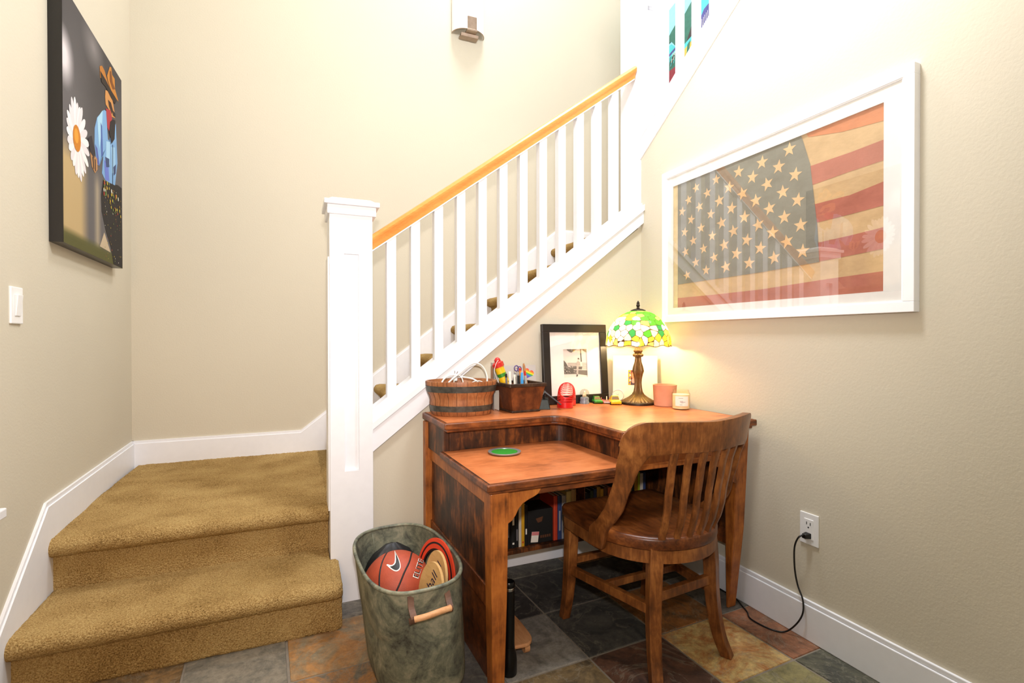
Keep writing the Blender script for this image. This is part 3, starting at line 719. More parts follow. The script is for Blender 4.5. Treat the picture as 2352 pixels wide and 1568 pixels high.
# light switch on the left wall
sw = thing('light_switch', 'white rocker light switch on the left wall below the canvas print', 'switch', (lx(2.09), 2.09, 1.205))
X = lx(2.09)
mb = MB().box(X - .004, X + .007, 2.055, 2.13, 1.147, 1.264); mb.build('wall_plate', 'plastic_white', sw, bevel=.003)
MB().hexa([(X + .007, 2.076, 1.172), (X + .010, 2.076, 1.172), (X + .010, 2.109, 1.172), (X + .007, 2.109, 1.172)], [(X + .007, 2.076, 1.239), (X + .016, 2.076, 1.239), (X + .016, 2.109, 1.239), (X + .007, 2.109, 1.239)]).build('rocker', 'plastic_white', sw, bevel=.001)

# outlet on the right wall
ou = thing('wall_outlet', 'white duplex power outlet low on the right wall', 'outlet', (WX, 1.268, 0.404))
X = WX
MB().box(X - .006, X, 1.232, 1.304, .347, .461).build('wall_plate', 'plastic_white', ou, bevel=.002)
MB().box(X - .0085, X - .005, 1.250, 1.286, .368, .440).build('receptacle', 'plastic_white', ou, bevel=.001)
mb = MB().box(X - .0092, X - .008, 1.2735, 1.2760, .420, .430).box(X - .0092, X - .008, 1.2595, 1.2620, .419, .429)
mb.prism(disc(1.268, .4105, .0028, .0028, 10), 'x', X - .0092, X - .008)
mb.build('slot', 'plastic_dark', ou)
# lamp cord: from the plug down the wall, over the floor and up behind the desk to the lamp
cd = thing('power_cord', 'black lamp cord plugged into the wall outlet and looping to the floor', 'cord', (1.69, 1.30, 0.0))
pts = smoothstep([(1.690, 1.272, .385), (1.676, 1.281, .374), (1.680, 1.299, .33), (1.693, 1.308, .25), (1.697, 1.299, .19), (1.694, 1.277, .15), (1.690, 1.271, .11), (1.686, 1.283, .07), (1.680, 1.312, .025), (1.666, 1.334, .0045), (1.643, 1.358, .004), (1.630, 1.40, .004), (1.630, 1.452, .004), (1.656, 1.488, .004), (1.676, 1.533, .004), (1.697, 1.585, .004), (1.700, 1.70, .004), (1.699, 1.90, .004), (1.702, 2.10, .004), (1.7035, 2.19, .03), (1.703, 2.205, .3), (1.703, 2.205, .6), (1.703, 2.20, .78), (1.690, 2.17, .784), (1.664, 2.13, .783), (1.632, 2.10, .782)], 8)
MB().tube(pts, 0.0030, 8).build('cable', 'black_plastic', cd, smooth=True)
MB().hexa([(1.689, 1.262, .373), (1.713, 1.256, .371), (1.713, 1.280, .371), (1.689, 1.278, .373)], [(1.689, 1.262, .389), (1.713, 1.256, .392), (1.713, 1.280, .392), (1.689, 1.278, .389)]).build('plug', 'black_plastic', cd, bevel=.003)

# ------------------------------------------------------------------ desk (built in its own frame: x to the left is negative, y towards the room is negative)
DR = 1.5 * D2R; DO = (1.675, 2.235, 0.0)
desk = thing('desk', 'worn reddish brown wooden typing desk with a raised L shaped top', 'desk', DO, DR)
def dw(x, y, z): return (DO[0] + x * math.cos(DR) - y * math.sin(DR), DO[1] + x * math.sin(DR) + y * math.cos(DR), z)
ZU, ZW = 0.775, 0.655
def Lpoly(ins):      # the raised top, inset by ins
    P = [(0 - ins * .3, 0 - ins * .3), (0 - ins, -0.76 + ins), (-0.66 + ins, -0.76 + ins), (-0.66 + ins, -0.40)]
    r = 0.06
    for k in range(1, 8):
        t = PI / 2 * k / 8; P.append((-0.66 + ins - (r) * (1 - math.cos(t)), -0.395 + (r + 0) * math.sin(t) + ins * (k / 8)))
    P += [(-0.725, -0.335 + ins), (-1.165 + ins, -0.335 + ins), (-1.165 + ins, -ins * .3)]
    return P
mb = MB(); mb.prism(Lpoly(0.0), 'z', ZU - 0.026, ZU - 0.0012)
mb.prism(Lpoly(0.012), 'z', ZU - 0.038, ZU - 0.024)
mb.build('top_edge', 'desk_edge', desk, bevel=.005, seg=3, local=True)
MB().prism(Lpoly(0.011), 'z', ZU - 0.004, ZU).build('raised_top', 'desk_top', desk, local=True)
mb = MB(); mb.box(-1.165, -0.606, -0.772, -0.262, ZW - 0.024, ZW - 0.0012); mb.box(-1.155, -0.60, -0.762, -0.262, ZW - 0.034, ZW - 0.022)
mb.build('writing_edge', 'desk_edge', desk, bevel=.005, seg=3, local=True)
MB().box(-1.154, -0.606, -0.761, -0.262, ZW - 0.004, ZW).build('writing_top', 'desk_top', desk, local=True)
def inlay(A, B, z, name, par):
    n = len(A); mb = MB(); mb.add([(x, y, z) for x, y in A] + [(x, y, z) for x, y in B], [(i, (i + 1) % n, n + (i + 1) % n, n + i) for i in range(n)])
    mb.build(name, 'box_trim', par, local=True)
inlay(Lpoly(.0100), Lpoly(.0130), ZU + .0002, 'inlay_line', desk)
rc = lambda d: [(-1.165 + d, -0.772 + d), (-0.607, -0.772 + d), (-0.607, -0.264), (-1.165 + d, -0.264)]
inlay(rc(.0095), [(-1.165 + .0125, -0.772 + .0125), (-0.607, -0.772 + .0125), (-0.607, -0.266), (-1.165 + .0125, -0.266)], ZW + .0002, 'inlay_line', desk)
# raised box behind and to the right of the writing top
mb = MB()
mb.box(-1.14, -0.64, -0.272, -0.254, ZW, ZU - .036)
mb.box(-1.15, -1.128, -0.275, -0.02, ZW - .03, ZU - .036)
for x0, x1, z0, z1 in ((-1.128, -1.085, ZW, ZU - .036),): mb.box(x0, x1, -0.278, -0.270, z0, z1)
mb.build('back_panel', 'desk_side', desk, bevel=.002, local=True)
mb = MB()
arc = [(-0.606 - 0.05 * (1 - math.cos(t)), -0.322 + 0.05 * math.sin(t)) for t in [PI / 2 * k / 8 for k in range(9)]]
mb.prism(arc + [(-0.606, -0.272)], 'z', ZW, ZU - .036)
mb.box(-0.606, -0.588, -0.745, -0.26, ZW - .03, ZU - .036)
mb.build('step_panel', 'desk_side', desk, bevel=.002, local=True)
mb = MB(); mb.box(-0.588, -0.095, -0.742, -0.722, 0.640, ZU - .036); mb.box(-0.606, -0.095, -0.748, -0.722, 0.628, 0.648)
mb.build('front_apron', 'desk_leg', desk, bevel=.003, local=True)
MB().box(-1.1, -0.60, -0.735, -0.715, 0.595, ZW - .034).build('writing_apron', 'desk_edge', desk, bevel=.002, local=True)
MB().box(-1.12, -0.03, -0.03, -0.012, 0.17, ZU - .036).build('shade_board', 'desk_side', desk, local=True)  # dark board added for the shade behind the books
def leg(x0, x1, y0, y1, tx, ty, top, name='leg', m='desk_leg'):      # tapers to tx of its width, front edge moves back by ty
    w = (x1 - x0) * (1 - tx) / 2
    hz = top * 0.45
    mb = MB()
    mb.loft([[(x0 + w, y0 + ty, 0), (x1 - w, y0 + ty, 0), (x1 - w, y1, 0), (x0 + w, y1, 0)], [(x0 + w * .45, y0 + ty * .35, hz), (x1 - w * .45, y0 + ty * .35, hz), (x1 - w * .45, y1, hz), (x0 + w * .45, y1, hz)], [(x0, y0, top), (x1, y0, top), (x1, y1, top), (x0, y1, top)]])
    return mb.build(name, m, desk, bevel=.004, local=True)
leg(-1.148, -1.086, -0.755, -0.695, 0.66, 0.012, ZW - .034)
leg(-0.090, -0.024, -0.742, -0.676, 0.66, 0.055, ZU - .036)
leg(-1.163, -1.120, -0.045, -0.002, 0.9, 0.0, ZU - .036)
leg(-0.066, -0.020, -0.045, -0.002, 0.9, 0.0, ZU - .036)
def bracket(x, d, z, y0, y1):    # ogee bracket beside a leg, d = +1 to the right, -1 to the left
    P = [(0, 0), (0.125, 0), (0.123, -0.012), (0.112, -0.026), (0.098, -0.033), (0.078, -0.040), (0.058, -0.050), (0.044, -0.064), (0.034, -0.082), (0.022, -0.098), (0.008, -0.106), (0, -0.106)]
    return MB().prism([(x + d * a, z + b) for a, b in P], 'y', y0, y1).build('bracket', 'desk_leg', desk, bevel=.002, local=True)
bracket(-1.088, 1, ZW - .033, -0.738, -0.716)
bracket(-0.088, -1, 0.630, -0.735, -0.712)
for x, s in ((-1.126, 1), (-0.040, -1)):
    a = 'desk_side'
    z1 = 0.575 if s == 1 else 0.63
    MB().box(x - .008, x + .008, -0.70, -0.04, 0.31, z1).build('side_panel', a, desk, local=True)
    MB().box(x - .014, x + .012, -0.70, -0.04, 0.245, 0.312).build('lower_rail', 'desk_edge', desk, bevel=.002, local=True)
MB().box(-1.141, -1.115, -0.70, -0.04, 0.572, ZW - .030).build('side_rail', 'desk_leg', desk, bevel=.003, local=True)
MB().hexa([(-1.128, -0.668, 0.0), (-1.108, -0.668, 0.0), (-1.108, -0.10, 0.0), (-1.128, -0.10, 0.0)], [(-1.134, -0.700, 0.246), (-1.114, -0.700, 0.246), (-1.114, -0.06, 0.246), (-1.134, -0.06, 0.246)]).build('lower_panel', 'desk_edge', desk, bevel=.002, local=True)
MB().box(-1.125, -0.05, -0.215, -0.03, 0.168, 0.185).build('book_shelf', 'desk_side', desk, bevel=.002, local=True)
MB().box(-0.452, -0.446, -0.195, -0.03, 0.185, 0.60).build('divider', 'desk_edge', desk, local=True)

# ------------------------------------------------------------------ chair (own frame: y forward, towards the desk)
CR = 3.0 * D2R
chair = thing('armchair', 'brown bentwood chair with slatted curved back standing at the desk', 'chair', (1.185, 1.53, 0), CR)
def outline(ins, n=22):
    a, b, f = 0.238 - ins, 0.236 - ins, 0.228 - ins
    P = []
    for k in range(n + 1):
        t = PI * k / n; P.append((-a * math.cos(t), -0.02 - b * math.sin(t)))      # from the left side round the back to the right side
    r = 0.035
    P += [(a - 0.006, f - r)] + [(a - 0.006 - r + r * math.cos(t), f - r + r * math.sin(t)) for t in (PI / 6, PI / 3)] + [(a - 0.006 - r, f)]
    P += [(-(a - 0.006 - r), f)] + [(-(a - 0.006 - r) - r * math.sin(t), f - r + r * math.cos(t)) for t in (PI / 6, PI / 3)] + [(-(a - 0.006), f - r)]
    return P
def ring(ins, z, sc=1.0): return [(x * sc, (y + 0.01) * sc - 0.01, z) for x, y in outline(ins)]
mb = MB()
mb.loft([ring(.006, .416), ring(.001, .418), ring(0, .421), ring(0, .447), ring(.003, .4535), ring(.010, .457), ring(.03, .4555), ring(.045, .4535, .95), ring(.05, .446, .82), ring(.05, .441, .6), ring(.05, .440, .3), ring(.05, .443, .05)])
mb.build('seat', 'chair_seat', chair, smooth='auto', local=True)
mb = MB()
o1, o2 = outline(.0035), outline(.030)
n = len(o1)
vs = [(x, y, z) for z in (.374, .415) for x, y in o1] + [(x, y, z) for z in (.374, .415) for x, y in o2]
fs = []
for i in range(n):
    j = (i + 1) % n
    fs += [(i, j, n + j, n + i), (2 * n + i, 3 * n + i, 3 * n + j, 2 * n + j), (i, 2 * n + i, 2 * n + j, j), (n + i, n + j, 3 * n + j, 3 * n + i)]
mb.add(vs, fs); mb.build('apron', 'chair_wood', chair, smooth='auto', local=True)
def cleg(path, w0, w1, ang=0):
    P = smoothstep(path, 6); pts = []
    for i, p in enumerate(P):
        s = w0 + (w1 - w0) * i / (len(P) - 1)
        pts.append((p, Vector((math.cos(ang), math.sin(ang), 0)) * s, Vector((-math.sin(ang), math.cos(ang), 0)) * s))
    return MB().sweep(pts, [(-.5, -.5), (.5, -.5), (.5, .5), (-.5, .5)]).build('leg', 'chair_wood', chair, bevel=.003, local=True)
cleg([(-.120, -.190, .425), (-.132, -.200, .33), (-.140, -.205, .2), (-.150, -.222, .08), (-.168, -.252, 0)], .046, .036, -0.35)
cleg([(.128, -.182, .425), (.136, -.186, .33), (.142, -.188, .2), (.154, -.202, .08), (.172, -.226, 0)], .046, .036, 0.45)
cleg([(-.198, .186, .425), (-.199, .194, .25), (-.201, .210, .1), (-.203, .232, 0)], .044, .032, 0)
cleg([(.198, .186, .425), (.199, .194, .25), (.201, .210, .1), (.203, .232, 0)], .044, .032, 0)
def bar(a, b, w, h, name='stretcher'):
    a, b = Vector(a), Vector(b); d = (b - a).normalized(); s = Vector((-d.y, d.x, 0)).normalized()
    return MB().sweep([(a, s * w, Vector((0, 0, h))), (b, s * w, Vector((0, 0, h)))], [(-.5, -.5), (.5, -.5), (.5, .5), (-.5, .5)]).build(name, 'chair_wood', chair, bevel=.003, local=True)
bar((-.200, .20, .205), (-.140, -.205, .222), .022, .032)
bar((.200, .20, .205), (.142, -.190, .222), .022, .032)
bar((-.135, -.200, .262), (.140, -.186, .262), .022, .032)
bar((-.165, .02, .212), (.168, .02, .212), .02, .026)
bar((-.19, .205, .232), (.19, .205, .232), .02, .026)
# back: crest rail, two bent side posts and six slats lie on one curved, leaning surface
WK = [(.38, -.02), (.455, 0), (.5, .26), (.55, .43), (.6, .52), (.65, .66), (.7, .78), (.75, 1.0), (.86, 1.15)]
def interp(K, z):
    if z <= K[0][0]: return K[0][1]
    for (a, b), (c, d) in zip(K, K[1:]):
        if z <= c: return b + (d - b) * (z - a) / (c - a)
    return K[-1][1]
def plan(s, z, rr):                    # plan curve of the back at height z, s from -1 (left) to 1 (right)
    th = (58 * s + 20 * s ** 3) * D2R; ta = 41.5 * s * D2R; k = interp(WK, z)
    bx, by_ = (.240 + rr) * math.sin(th), -.02 - (.222 + rr) * math.cos(th)
    tx_, ty2 = (.40 + rr) * math.sin(ta), .087 - (.40 + rr) * math.cos(ta)
    return bx + (tx_ - bx) * k, by_ + (ty2 - by_) * k
def shell(s, z, t=0.0, rr=0.0):
    x, y = plan(s, z, rr); x2, y2 = plan(s + .02, z, rr); d = Vector((x2 - x, y2 - y, 0)).normalized()
    return (x + d.y * t, y - d.x * t, z)
def patch(name, rows, th, m='chair_wood'):       # rows: list of rows of (s, z, rr); given a thickness and closed at the edges
    nu = len(rows[0]); nv = len(rows); vs = []
    for t in (th / 2, -th / 2):
        for r in rows:
            for q in r: vs.append(shell(q[0], q[1], t, q[2]))
    fs = []; o = nu * nv
    for j in range(nv - 1):
        for i in range(nu - 1):
            a = j * nu + i; fs += [(a, a + 1, a + nu + 1, a + nu), (o + a, o + a + nu, o + a + nu + 1, o + a + 1)]
    for i in range(nu - 1): fs += [(i, o + i, o + i + 1, i + 1)]; a = (nv - 1) * nu + i; fs += [(a, a + 1, o + a + 1, o + a)]
    for j in range(nv - 1): a = j * nu; fs += [(a, a + nu, o + a + nu, o + a)]; a = j * nu + nu - 1; fs += [(a, o + a, o + a + nu, a + nu)]
    return MB().add(vs, fs).build(name, m, chair, bevel=.005, seg=3, smooth='auto', local=True)
ZT = [(0, .840), (.5, .845), (.8, .844), (.90, .835), (.97, .822), (1.015, .806), (1.04, .790), (1.056, .774)]
ZB = [(0, .745), (.45, .748), (.62, .742), (.75, .739), (.88, .748), (1.0, .760), (1.056, .768)]
rows = []; SS = [1.056 * math.sin(PI / 2 * (2 * i / 48 - 1)) for i in range(49)]
for j in range(8): rows.append([(q, interp(ZB, abs(q)) + (interp(ZT, abs(q)) - interp(ZB, abs(q))) * j / 7, 0) for q in SS])
patch('crest_rail', rows, .025)
PO = [(.392, 1.109), (.467, 1.091), (.547, 1.042), (.603, 1.017), (.667, 1.008), (.72, 1.030), (.775, 1.052)]
PI_ = [(.390, .973), (.435, .950), (.485, .935), (.54, .882), (.60, .852), (.667, .812), (.70, .782), (.725, .748), (.745, .70), (.775, .66)]
for sg in (-1, 1):
    rows = []
    for kk in range(33):
        z = .392 + (.770 - .392) * kk / 32; a, b = interp(PI_, z), interp(PO, z)
        rows.append([(sg * (a + (b - a) * i / 5), z, .012 * min(1, max(0, (.76 - z) / .25))) for i in range(6)])
    patch('back_post', rows, .0245)
for k in range(6):
    c = -.46 + .184 * k
    rows = []
    for kk in range(19):
        z = .447 + (.754 - .447) * kk / 18
        rows.append([(c + q * .042, z, 0) for q in (-1, 0, 1)])
    patch('slat', rows, .016)

# ------------------------------------------------------------------ things on the raised desk top
Z = ZU
LAMP = (1.553, 2.055)
lamp = thing('table_lamp', 'lit stained glass table lamp with bronze stem on the desk', 'lamp', (LAMP[0], LAMP[1], Z))
def lz(prof, name, m, parent=None, seg=32, smooth='auto', flute=0, rows=None):
    mb = MB()
    if flute:
        rings = []
        for r, z in prof:
            rings.append([(LAMP[0] + (r + flute * r * math.cos(2 * PI * i / seg * (seg // 4))) * math.cos(2 * PI * i / seg), LAMP[1] + (r + flute * r * math.cos(2 * PI * i / seg * (seg // 4))) * math.sin(2 * PI * i / seg), z) for i in range(seg)])
        mb.loft(rings)
    else: mb.lathe(prof, (LAMP[0], LAMP[1], 0), seg)
    return mb.build(name, m, parent or lamp, smooth=smooth)
lz([(.083, Z), (.084, Z + .004), (.083, Z + .010), (.079, Z + .013)], 'foot_ring', 'bronze_dark', seg=48)
lz([(.078, Z + .011), (.076, Z + .016), (.062, Z + .024), (.045, Z + .034), (.030, Z + .046), (.022, Z + .060), (.018, Z + .080), (.0165, Z + .105), (.018, Z + .125), (.023, Z + .148), (.0275, Z + .162), (.0265, Z + .168), (.024, Z + .182), (.017, Z + .205), (.0145, Z + .225), (.015, Z + .232)], 'stem', 'bronze', seg=96, flute=.045)
lz([(.015, Z + .230), (.024, Z + .234), (.025, Z + .243), (.019, Z + .249), (.015, Z + .251), (.020, Z + .256), (.021, Z + .264), (.014, Z + .272), (.012, Z + .285)], 'stem_collar', 'bronze', seg=96, flute=.05)
lz([(.010, Z + .28), (.010, Z + .315)], 'socket', 'bronze_dark')
lz([(.003, Z + .315), (.013, Z + .318), (.021, Z + .330), (.022, Z + .345), (.016, Z + .36), (.004, Z + .368)][:0] or [(.004, Z + .30), (.004, Z + .462)], 'rod', 'bronze_dark', seg=10)
# the shade: a dome of coloured glass with dark leading and a scalloped rim
def shade_mat():
    m, nt, bs, out = mat('stained_glass')
    a = node(nt, 'ShaderNodeVertexColor'); a.layer_name = 'tint'
    nt.nodes.remove(bs)
    tl = node(nt, 'ShaderNodeBsdfTranslucent'); df = node(nt, 'ShaderNodeBsdfDiffuse'); gl = node(nt, 'ShaderNodeBsdfGlossy', Roughness=0.15)
    nt.links.new(a.outputs['Color'], tl.inputs['Color']); nt.links.new(a.outputs['Color'], df.inputs['Color'])
    m1 = node(nt, 'ShaderNodeMixShader'); m1.inputs[0].default_value = 0.62; nt.links.new(tl.outputs[0], m1.inputs[1]); nt.links.new(df.outputs[0], m1.inputs[2])
    m2 = node(nt, 'ShaderNodeMixShader'); m2.inputs[0].default_value = 0.05; nt.links.new(m1.outputs[0], m2.inputs[1]); nt.links.new(gl.outputs[0], m2.inputs[2])
    nt.links.new(m2.outputs[0], out.inputs[0])
    return m
M['stained_glass'] = shade_mat()
SB, ST_, SR = 1.062, 1.232, 0.160
def dome(th, h):                       # h 0 at the rim, 1 at the crown
    a = h * 78 * D2R
    r = SR * (0.985 * math.cos(a) ** 0.92)
    z = SB + (ST_ - SB) * math.sin(a) / math.sin(78 * D2R)
    if h < 0.001: z += 0.004 * math.sin(th * 12)
    return (LAMP[0] + r * math.cos(th), LAMP[1] + r * math.sin(th), z)
srng = random.Random(21)
seeds = []
for row, (h, n) in enumerate([(.05, 30), (.14, 26), (.26, 26), (.38, 24), (.50, 22), (.62, 18), (.74, 15), (.86, 11), (.96, 7)]):
    for k in range(n):
        th = 2 * PI * (k + (row % 2) * .5 + srng.uniform(-.22, .22)) / n
        x = srng.random()
        W, Cc, Yl, Or, G1, G2, LG = (250, 244, 226), (250, 228, 182), (246, 206, 56), (240, 176, 96), (74, 176, 50), (48, 132, 72), (150, 216, 96)
        if row <= 1: c = Yl if x < .45 else Or if x < .55 else Cc if x < .85 else W
        elif row <= 4: c = W if x < .36 else Cc if x < .62 else Or if x < .70 else G2 if x < .84 else G1
        elif row <= 5: c = G1 if x < .42 else W if x < .62 else Yl if x < .78 else LG
        else: c = LG if x < .42 else G1 if x < .82 else Yl
        seeds.append((th, h + srng.uniform(-.03, .03), c, row))
NT, NH = 720, 170
seedpos = [(math.cos(t) * SR * math.cos(h * 78 * D2R), math.sin(t) * SR * math.cos(h * 78 * D2R), h * .19, c, r) for t, h, c, r in seeds]
buckets = {}
for sidx, sp in enumerate(seedpos): buckets.setdefault(int(sp[2] / .19 * 10), []).append(sp)
mb = MB()
vs = [dome(2 * PI * i / NT, j / NH) for j in range(NH + 1) for i in range(NT)]
mb.v = vs
lead = s2l((60, 40, 30))
for j in range(NH):
    h = (j + .5) / NH; rr_ = SR * math.cos(h * 78 * D2R); b = int(h * 10)
    cand = [sp for q in (-2, -1, 0, 1, 2) for sp in buckets.get(b + q, [])]
    for i in range(NT):
        th = 2 * PI * (i + .5) / NT; x, y, z = math.cos(th) * rr_, math.sin(th) * rr_, h * .19
        d1 = d2 = 9; c1 = None
        for sp in cand:
            dz = sp[2] - z
            d = (sp[0] - x) ** 2 + (sp[1] - y) ** 2 + dz * dz
            if d < d1: d2, d1, c1 = d1, d, sp[3]
            elif d < d2: d2 = d
        e = math.sqrt(d2) - math.sqrt(d1)
        mb.f.append((j * NT + i, j * NT + (i + 1) % NT, (j + 1) * NT + (i + 1) % NT, (j + 1) * NT + i)); mb.mi.append(0)
        mb.col.append(lead if e < .0024 else s2l(c1))
mb.build('lamp_shade', 'stained_glass', lamp, smooth=True)
mb = MB(); mb.tube([dome(2 * PI * i / 96, 0) for i in range(97)], .0014, 6); mb.build('shade_rim', 'lead', lamp, smooth=True)
lz([(.040, 1.2285), (.036, 1.236), (.022, 1.242), (.008, 1.2445), (.0055, 1.246)], 'shade_cap', 'bronze_dark')
lz([(.006, 1.245), (.0085, 1.247), (.0055, 1.251), (.0085, 1.256), (.0095, 1.261), (.0065, 1.266), (.0075, 1.270), (.0055, 1.277), (.0005, 1.284)], 'finial', 'bronze_dark', seg=16)

# terracotta pot and candle
mb = MB(); mb.lathe([(.046, 0), (.050, .004), (.0555, .10), (.0565, .102), (.0505, .102), (.0495, .098), (.044, .012), (.001, .010)], (1.625, 1.944, Z), 40)
tag(mb.build('terracotta_pot', 'terracotta', at=(1.625, 1.944, Z), smooth='auto'), 'empty terracotta pot between the lamp and the candle', 'pot')
cx, cy = 1.618, 1.826
cj = thing('candle_jar', 'cream candle in a glass jar with a white label', 'candle', (cx, cy, Z))
mb = MB(); mb.lathe([(.036, 0), (.040, .004), (.040, .074), (.036, .079), (.0355, .088), (.0335, .088), (.0335, .079), (.0375, .073), (.0375, .005), (.001, .004)], (cx, cy, Z), 40); mb.build('jar', 'jar_glass', cj, smooth='auto')
mb = MB(); mb.lathe([(.001, .0045), (.0370, .0045), (.0370, .068), (.001, .066)], (cx, cy, Z), 40); mb.build('wax', 'candle_wax', cj, smooth='auto')
ta = math.atan2(-cy, -cx)
mb = MB(); lab = []
for k in range(13):
    a = ta + 0.12 + (k / 12 - .5) * 1.5; lab.append((cx + .0405 * math.cos(a), cy + .0405 * math.sin(a)))
mb.add([(x, y, Z + .018) for x, y in lab] + [(x, y, Z + .062) for x, y in lab], [(k, k + 1, 14 + k, 13 + k) for k in range(12)])
lo = mb.build('label', 'paper', cj)
mb = MB()
def labtext(body, size, zc, a0=0.0, sl=0.0):
    vs, fs = text_mesh(body, size)
    mb.add([(cx + .0408 * math.cos(ta + .12 + a0 + v[0] / .0408), cy + .0408 * math.sin(ta + .12 + a0 + v[0] / .0408), zc + v[1] + v[0] * sl) for v in vs], fs)
for zc, w, a0 in ((Z + .0535, .020, -.12), (Z + .040, .014, -.05), (Z + .0365, .024, .08), (Z + .033, .012, 0), (Z + .024, .012, -.1)):
    n = 8; mb.add([(cx + .0408 * math.cos(ta + .12 + a0 + (k / n - .5) * w / .0408), cy + .0408 * math.sin(ta + .12 + a0 + (k / n - .5) * w / .0408), zc + dz) for dz in (-.0007, .0007) for k in range(n + 1)], [(k, k + 1, n + 2 + k, n + 1 + k) for k in range(n)])
mb.build('print', 'mark_grey', lo)

# pictures leaning at the back of the desk
def leaning(o, x0, y0, x1, y1, z0, lean):   # helper frame: along the foot, up the leaning face, outward normal
    a = Vector((x1 - x0, y1 - y0, 0)); w = a.length; a.normalize()
    nrm = Vector((a.y, -a.x, 0)); upv = (Vector((0, 0, 1)) * math.cos(lean) - nrm * math.sin(lean)).normalized(); out = a.cross(upv)
    if out.dot(nrm) < 0: out = -out
    org = Vector((x0, y0, z0))
    return lambda u, v, d=0.0: tuple(org + a * u + upv * v + out * d), w
def qbox(mb, F, u0, u1, v0, v1, d0, d1, mi=0):
    return mb.hexa([F(u0, v0, d0), F(u1, v0, d0), F(u1, v1, d0), F(u0, v1, d0)], [F(u0, v0, d1), F(u1, v0, d1), F(u1, v1, d1), F(u0, v1, d1)], mi)
F, W = leaning(None, 1.102, 2.201, 1.474, 2.211, Z + .001, 0.075)
Hh = 0.392; fwd = .030
pf = thing('framed_photograph', 'black framed black and white photograph leaning on the wall beside the lamp', 'picture', (1.29, 2.2, Z))
mb = MB(); bw = .040
qbox(mb, F, 0, W, 0, bw, 0, .022); qbox(mb, F, 0, W, Hh - bw, Hh, 0, .022); qbox(mb, F, 0, bw, bw, Hh - bw, 0, .022); qbox(mb, F, W - bw, W, bw, Hh - bw, 0, .022)
mb.build('frame', 'black_lacquer', pf, bevel=.002)
mb = MB(); pu0, pu1, pv0, pv1 = .118, .256, .126, .268
for u0, u1, v0, v1 in ((bw - .003, W - bw + .003, bw - .003, pv0), (bw - .003, W - bw + .003, pv1, Hh - bw + .003), (bw - .003, pu0, pv0, pv1), (pu1, W - bw + .003, pv0, pv1)): qbox(mb, F, u0, u1, v0, v1, .008, .012)
mb.build('mat_board', 'mat_board', pf)
mb = MB()
def pq(P, c, d): mb.add([F(pu0 + u * (pu1 - pu0), pv0 + v * (pv1 - pv0), d) for u, v in P], [tuple(range(len(P)))], 0, s2l((c, c * .96, c * .93)))
pq([(-.02, -.02), (1.02, -.02), (1.02, 1.02), (-.02, 1.02)], 226, .0070)
pq([(0, .13), (.6, .12), (1, .06), (1, .24), (.5, .27), (0, .26)], 110, .0072)
pq([(0, .14), (.45, .14), (.42, .34), (.2, .38), (.12, .52), (.05, .60), (0, .62)], 82, .0074)
pq([(.30, .30), (.78, .28), (.80, .38), (.34, .40)], 96, .0075)
for k in range(5): pq([(.18, .40 + .028 * k), (.62, .39 + .028 * k), (.62, .402 + .028 * k), (.18, .412 + .028 * k)], 130, .0076)
for k in range(6): pq([(.80, .30 + .04 * k), (1, .29 + .04 * k), (1, .30 + .04 * k), (.80, .312 + .04 * k)], 120, .0076)
pq([(.74, .55), (.79, .55), (.77, 1), (.73, 1)], 70, .0077); pq([(.15, 1), (.60, 1), (.50, .95), (.35, .88), (.28, .90), (.2, .95)], 104, .0077); pq([(.74, 1), (1, 1), (1, .88), (.9, .92), (.84, .96)], 100, .0077)
prg = random.Random(4)
for k in range(36): 
    u, v = prg.uniform(0, .55), prg.uniform(.16, .40); pq(disc(u, v, prg.uniform(.01, .03), prg.uniform(.01, .025), 7), prg.choice((60, 150, 190, 100)), .0078 + .00001 * k)
# a standing figure, seen as a small printed shape
pq([(.52, .42), (.72, .41), (.70, .54), (.64, .58), (.58, .57)], 176, .0084); pq([(.54, .10), (.60, .09), (.64, .40), (.55, .42)], 188, .0084)
pq([(.53, .03), (.58, .04), (.60, .10), (.54, .11)], 50, .0085); pq(disc(.64, .63, .03, .035, 10), 200, .0085); pq([(.60, .66), (.64, .70), (.68, .66), (.68, .63)], 40, .0086)
ph = mb.build('photograph', 'art', pf)
mb = MB(); qbox(mb, F, bw - .002, W - bw + .002, bw - .002, Hh - bw + .002, .0145, .016); mb.build('glass_pane', 'glass', pf)

F2, W2 = leaning(None, 1.512, 2.212, 1.694, 2.083, Z + .001, 0.07)
sp_ = thing('canvas_board', 'square white canvas with a tiny colour photo behind the lamp stem', 'picture', (1.60, 2.15, Z))
mb = MB(); qbox(mb, F2, 0, W2, 0, .232, 0, .016); mb.build('canvas', 'canvas_white', sp_, bevel=.002)
mb = MB()
def p2(P, c, d): mb.add([F2(.078 + u * .058, .082 + v * .076, d) for u, v in P], [tuple(range(len(P)))], 0, s2l(c))
p2([(0, 0), (1, 0), (1, 1), (0, 1)], (96, 54, 50), .0164); p2([(0, 0), (.22, 0), (.22, 1), (0, 1)], (216, 152, 46), .0166); p2([(.22, .74), (1, .8), (1, 1), (.22, 1)], (120, 60, 60), .0166)
p2(disc(.52, .66, .26, .27, 14), (214, 128, 96), .0168); p2([(.2, .0), (.9, .0), (.85, .36), (.5, .46), (.26, .36)], (84, 66, 78), .0168); p2(disc(.44, .28, .16, .16, 12), (206, 150, 140), .017)
for k in range(5): p2(disc(.12 + .05 * (k % 2), .15 + .17 * k, .07, .06, 8), ((90, 96, 150), (230, 226, 210))[k % 2], .0172)
mb.build('photograph', 'art', sp_)

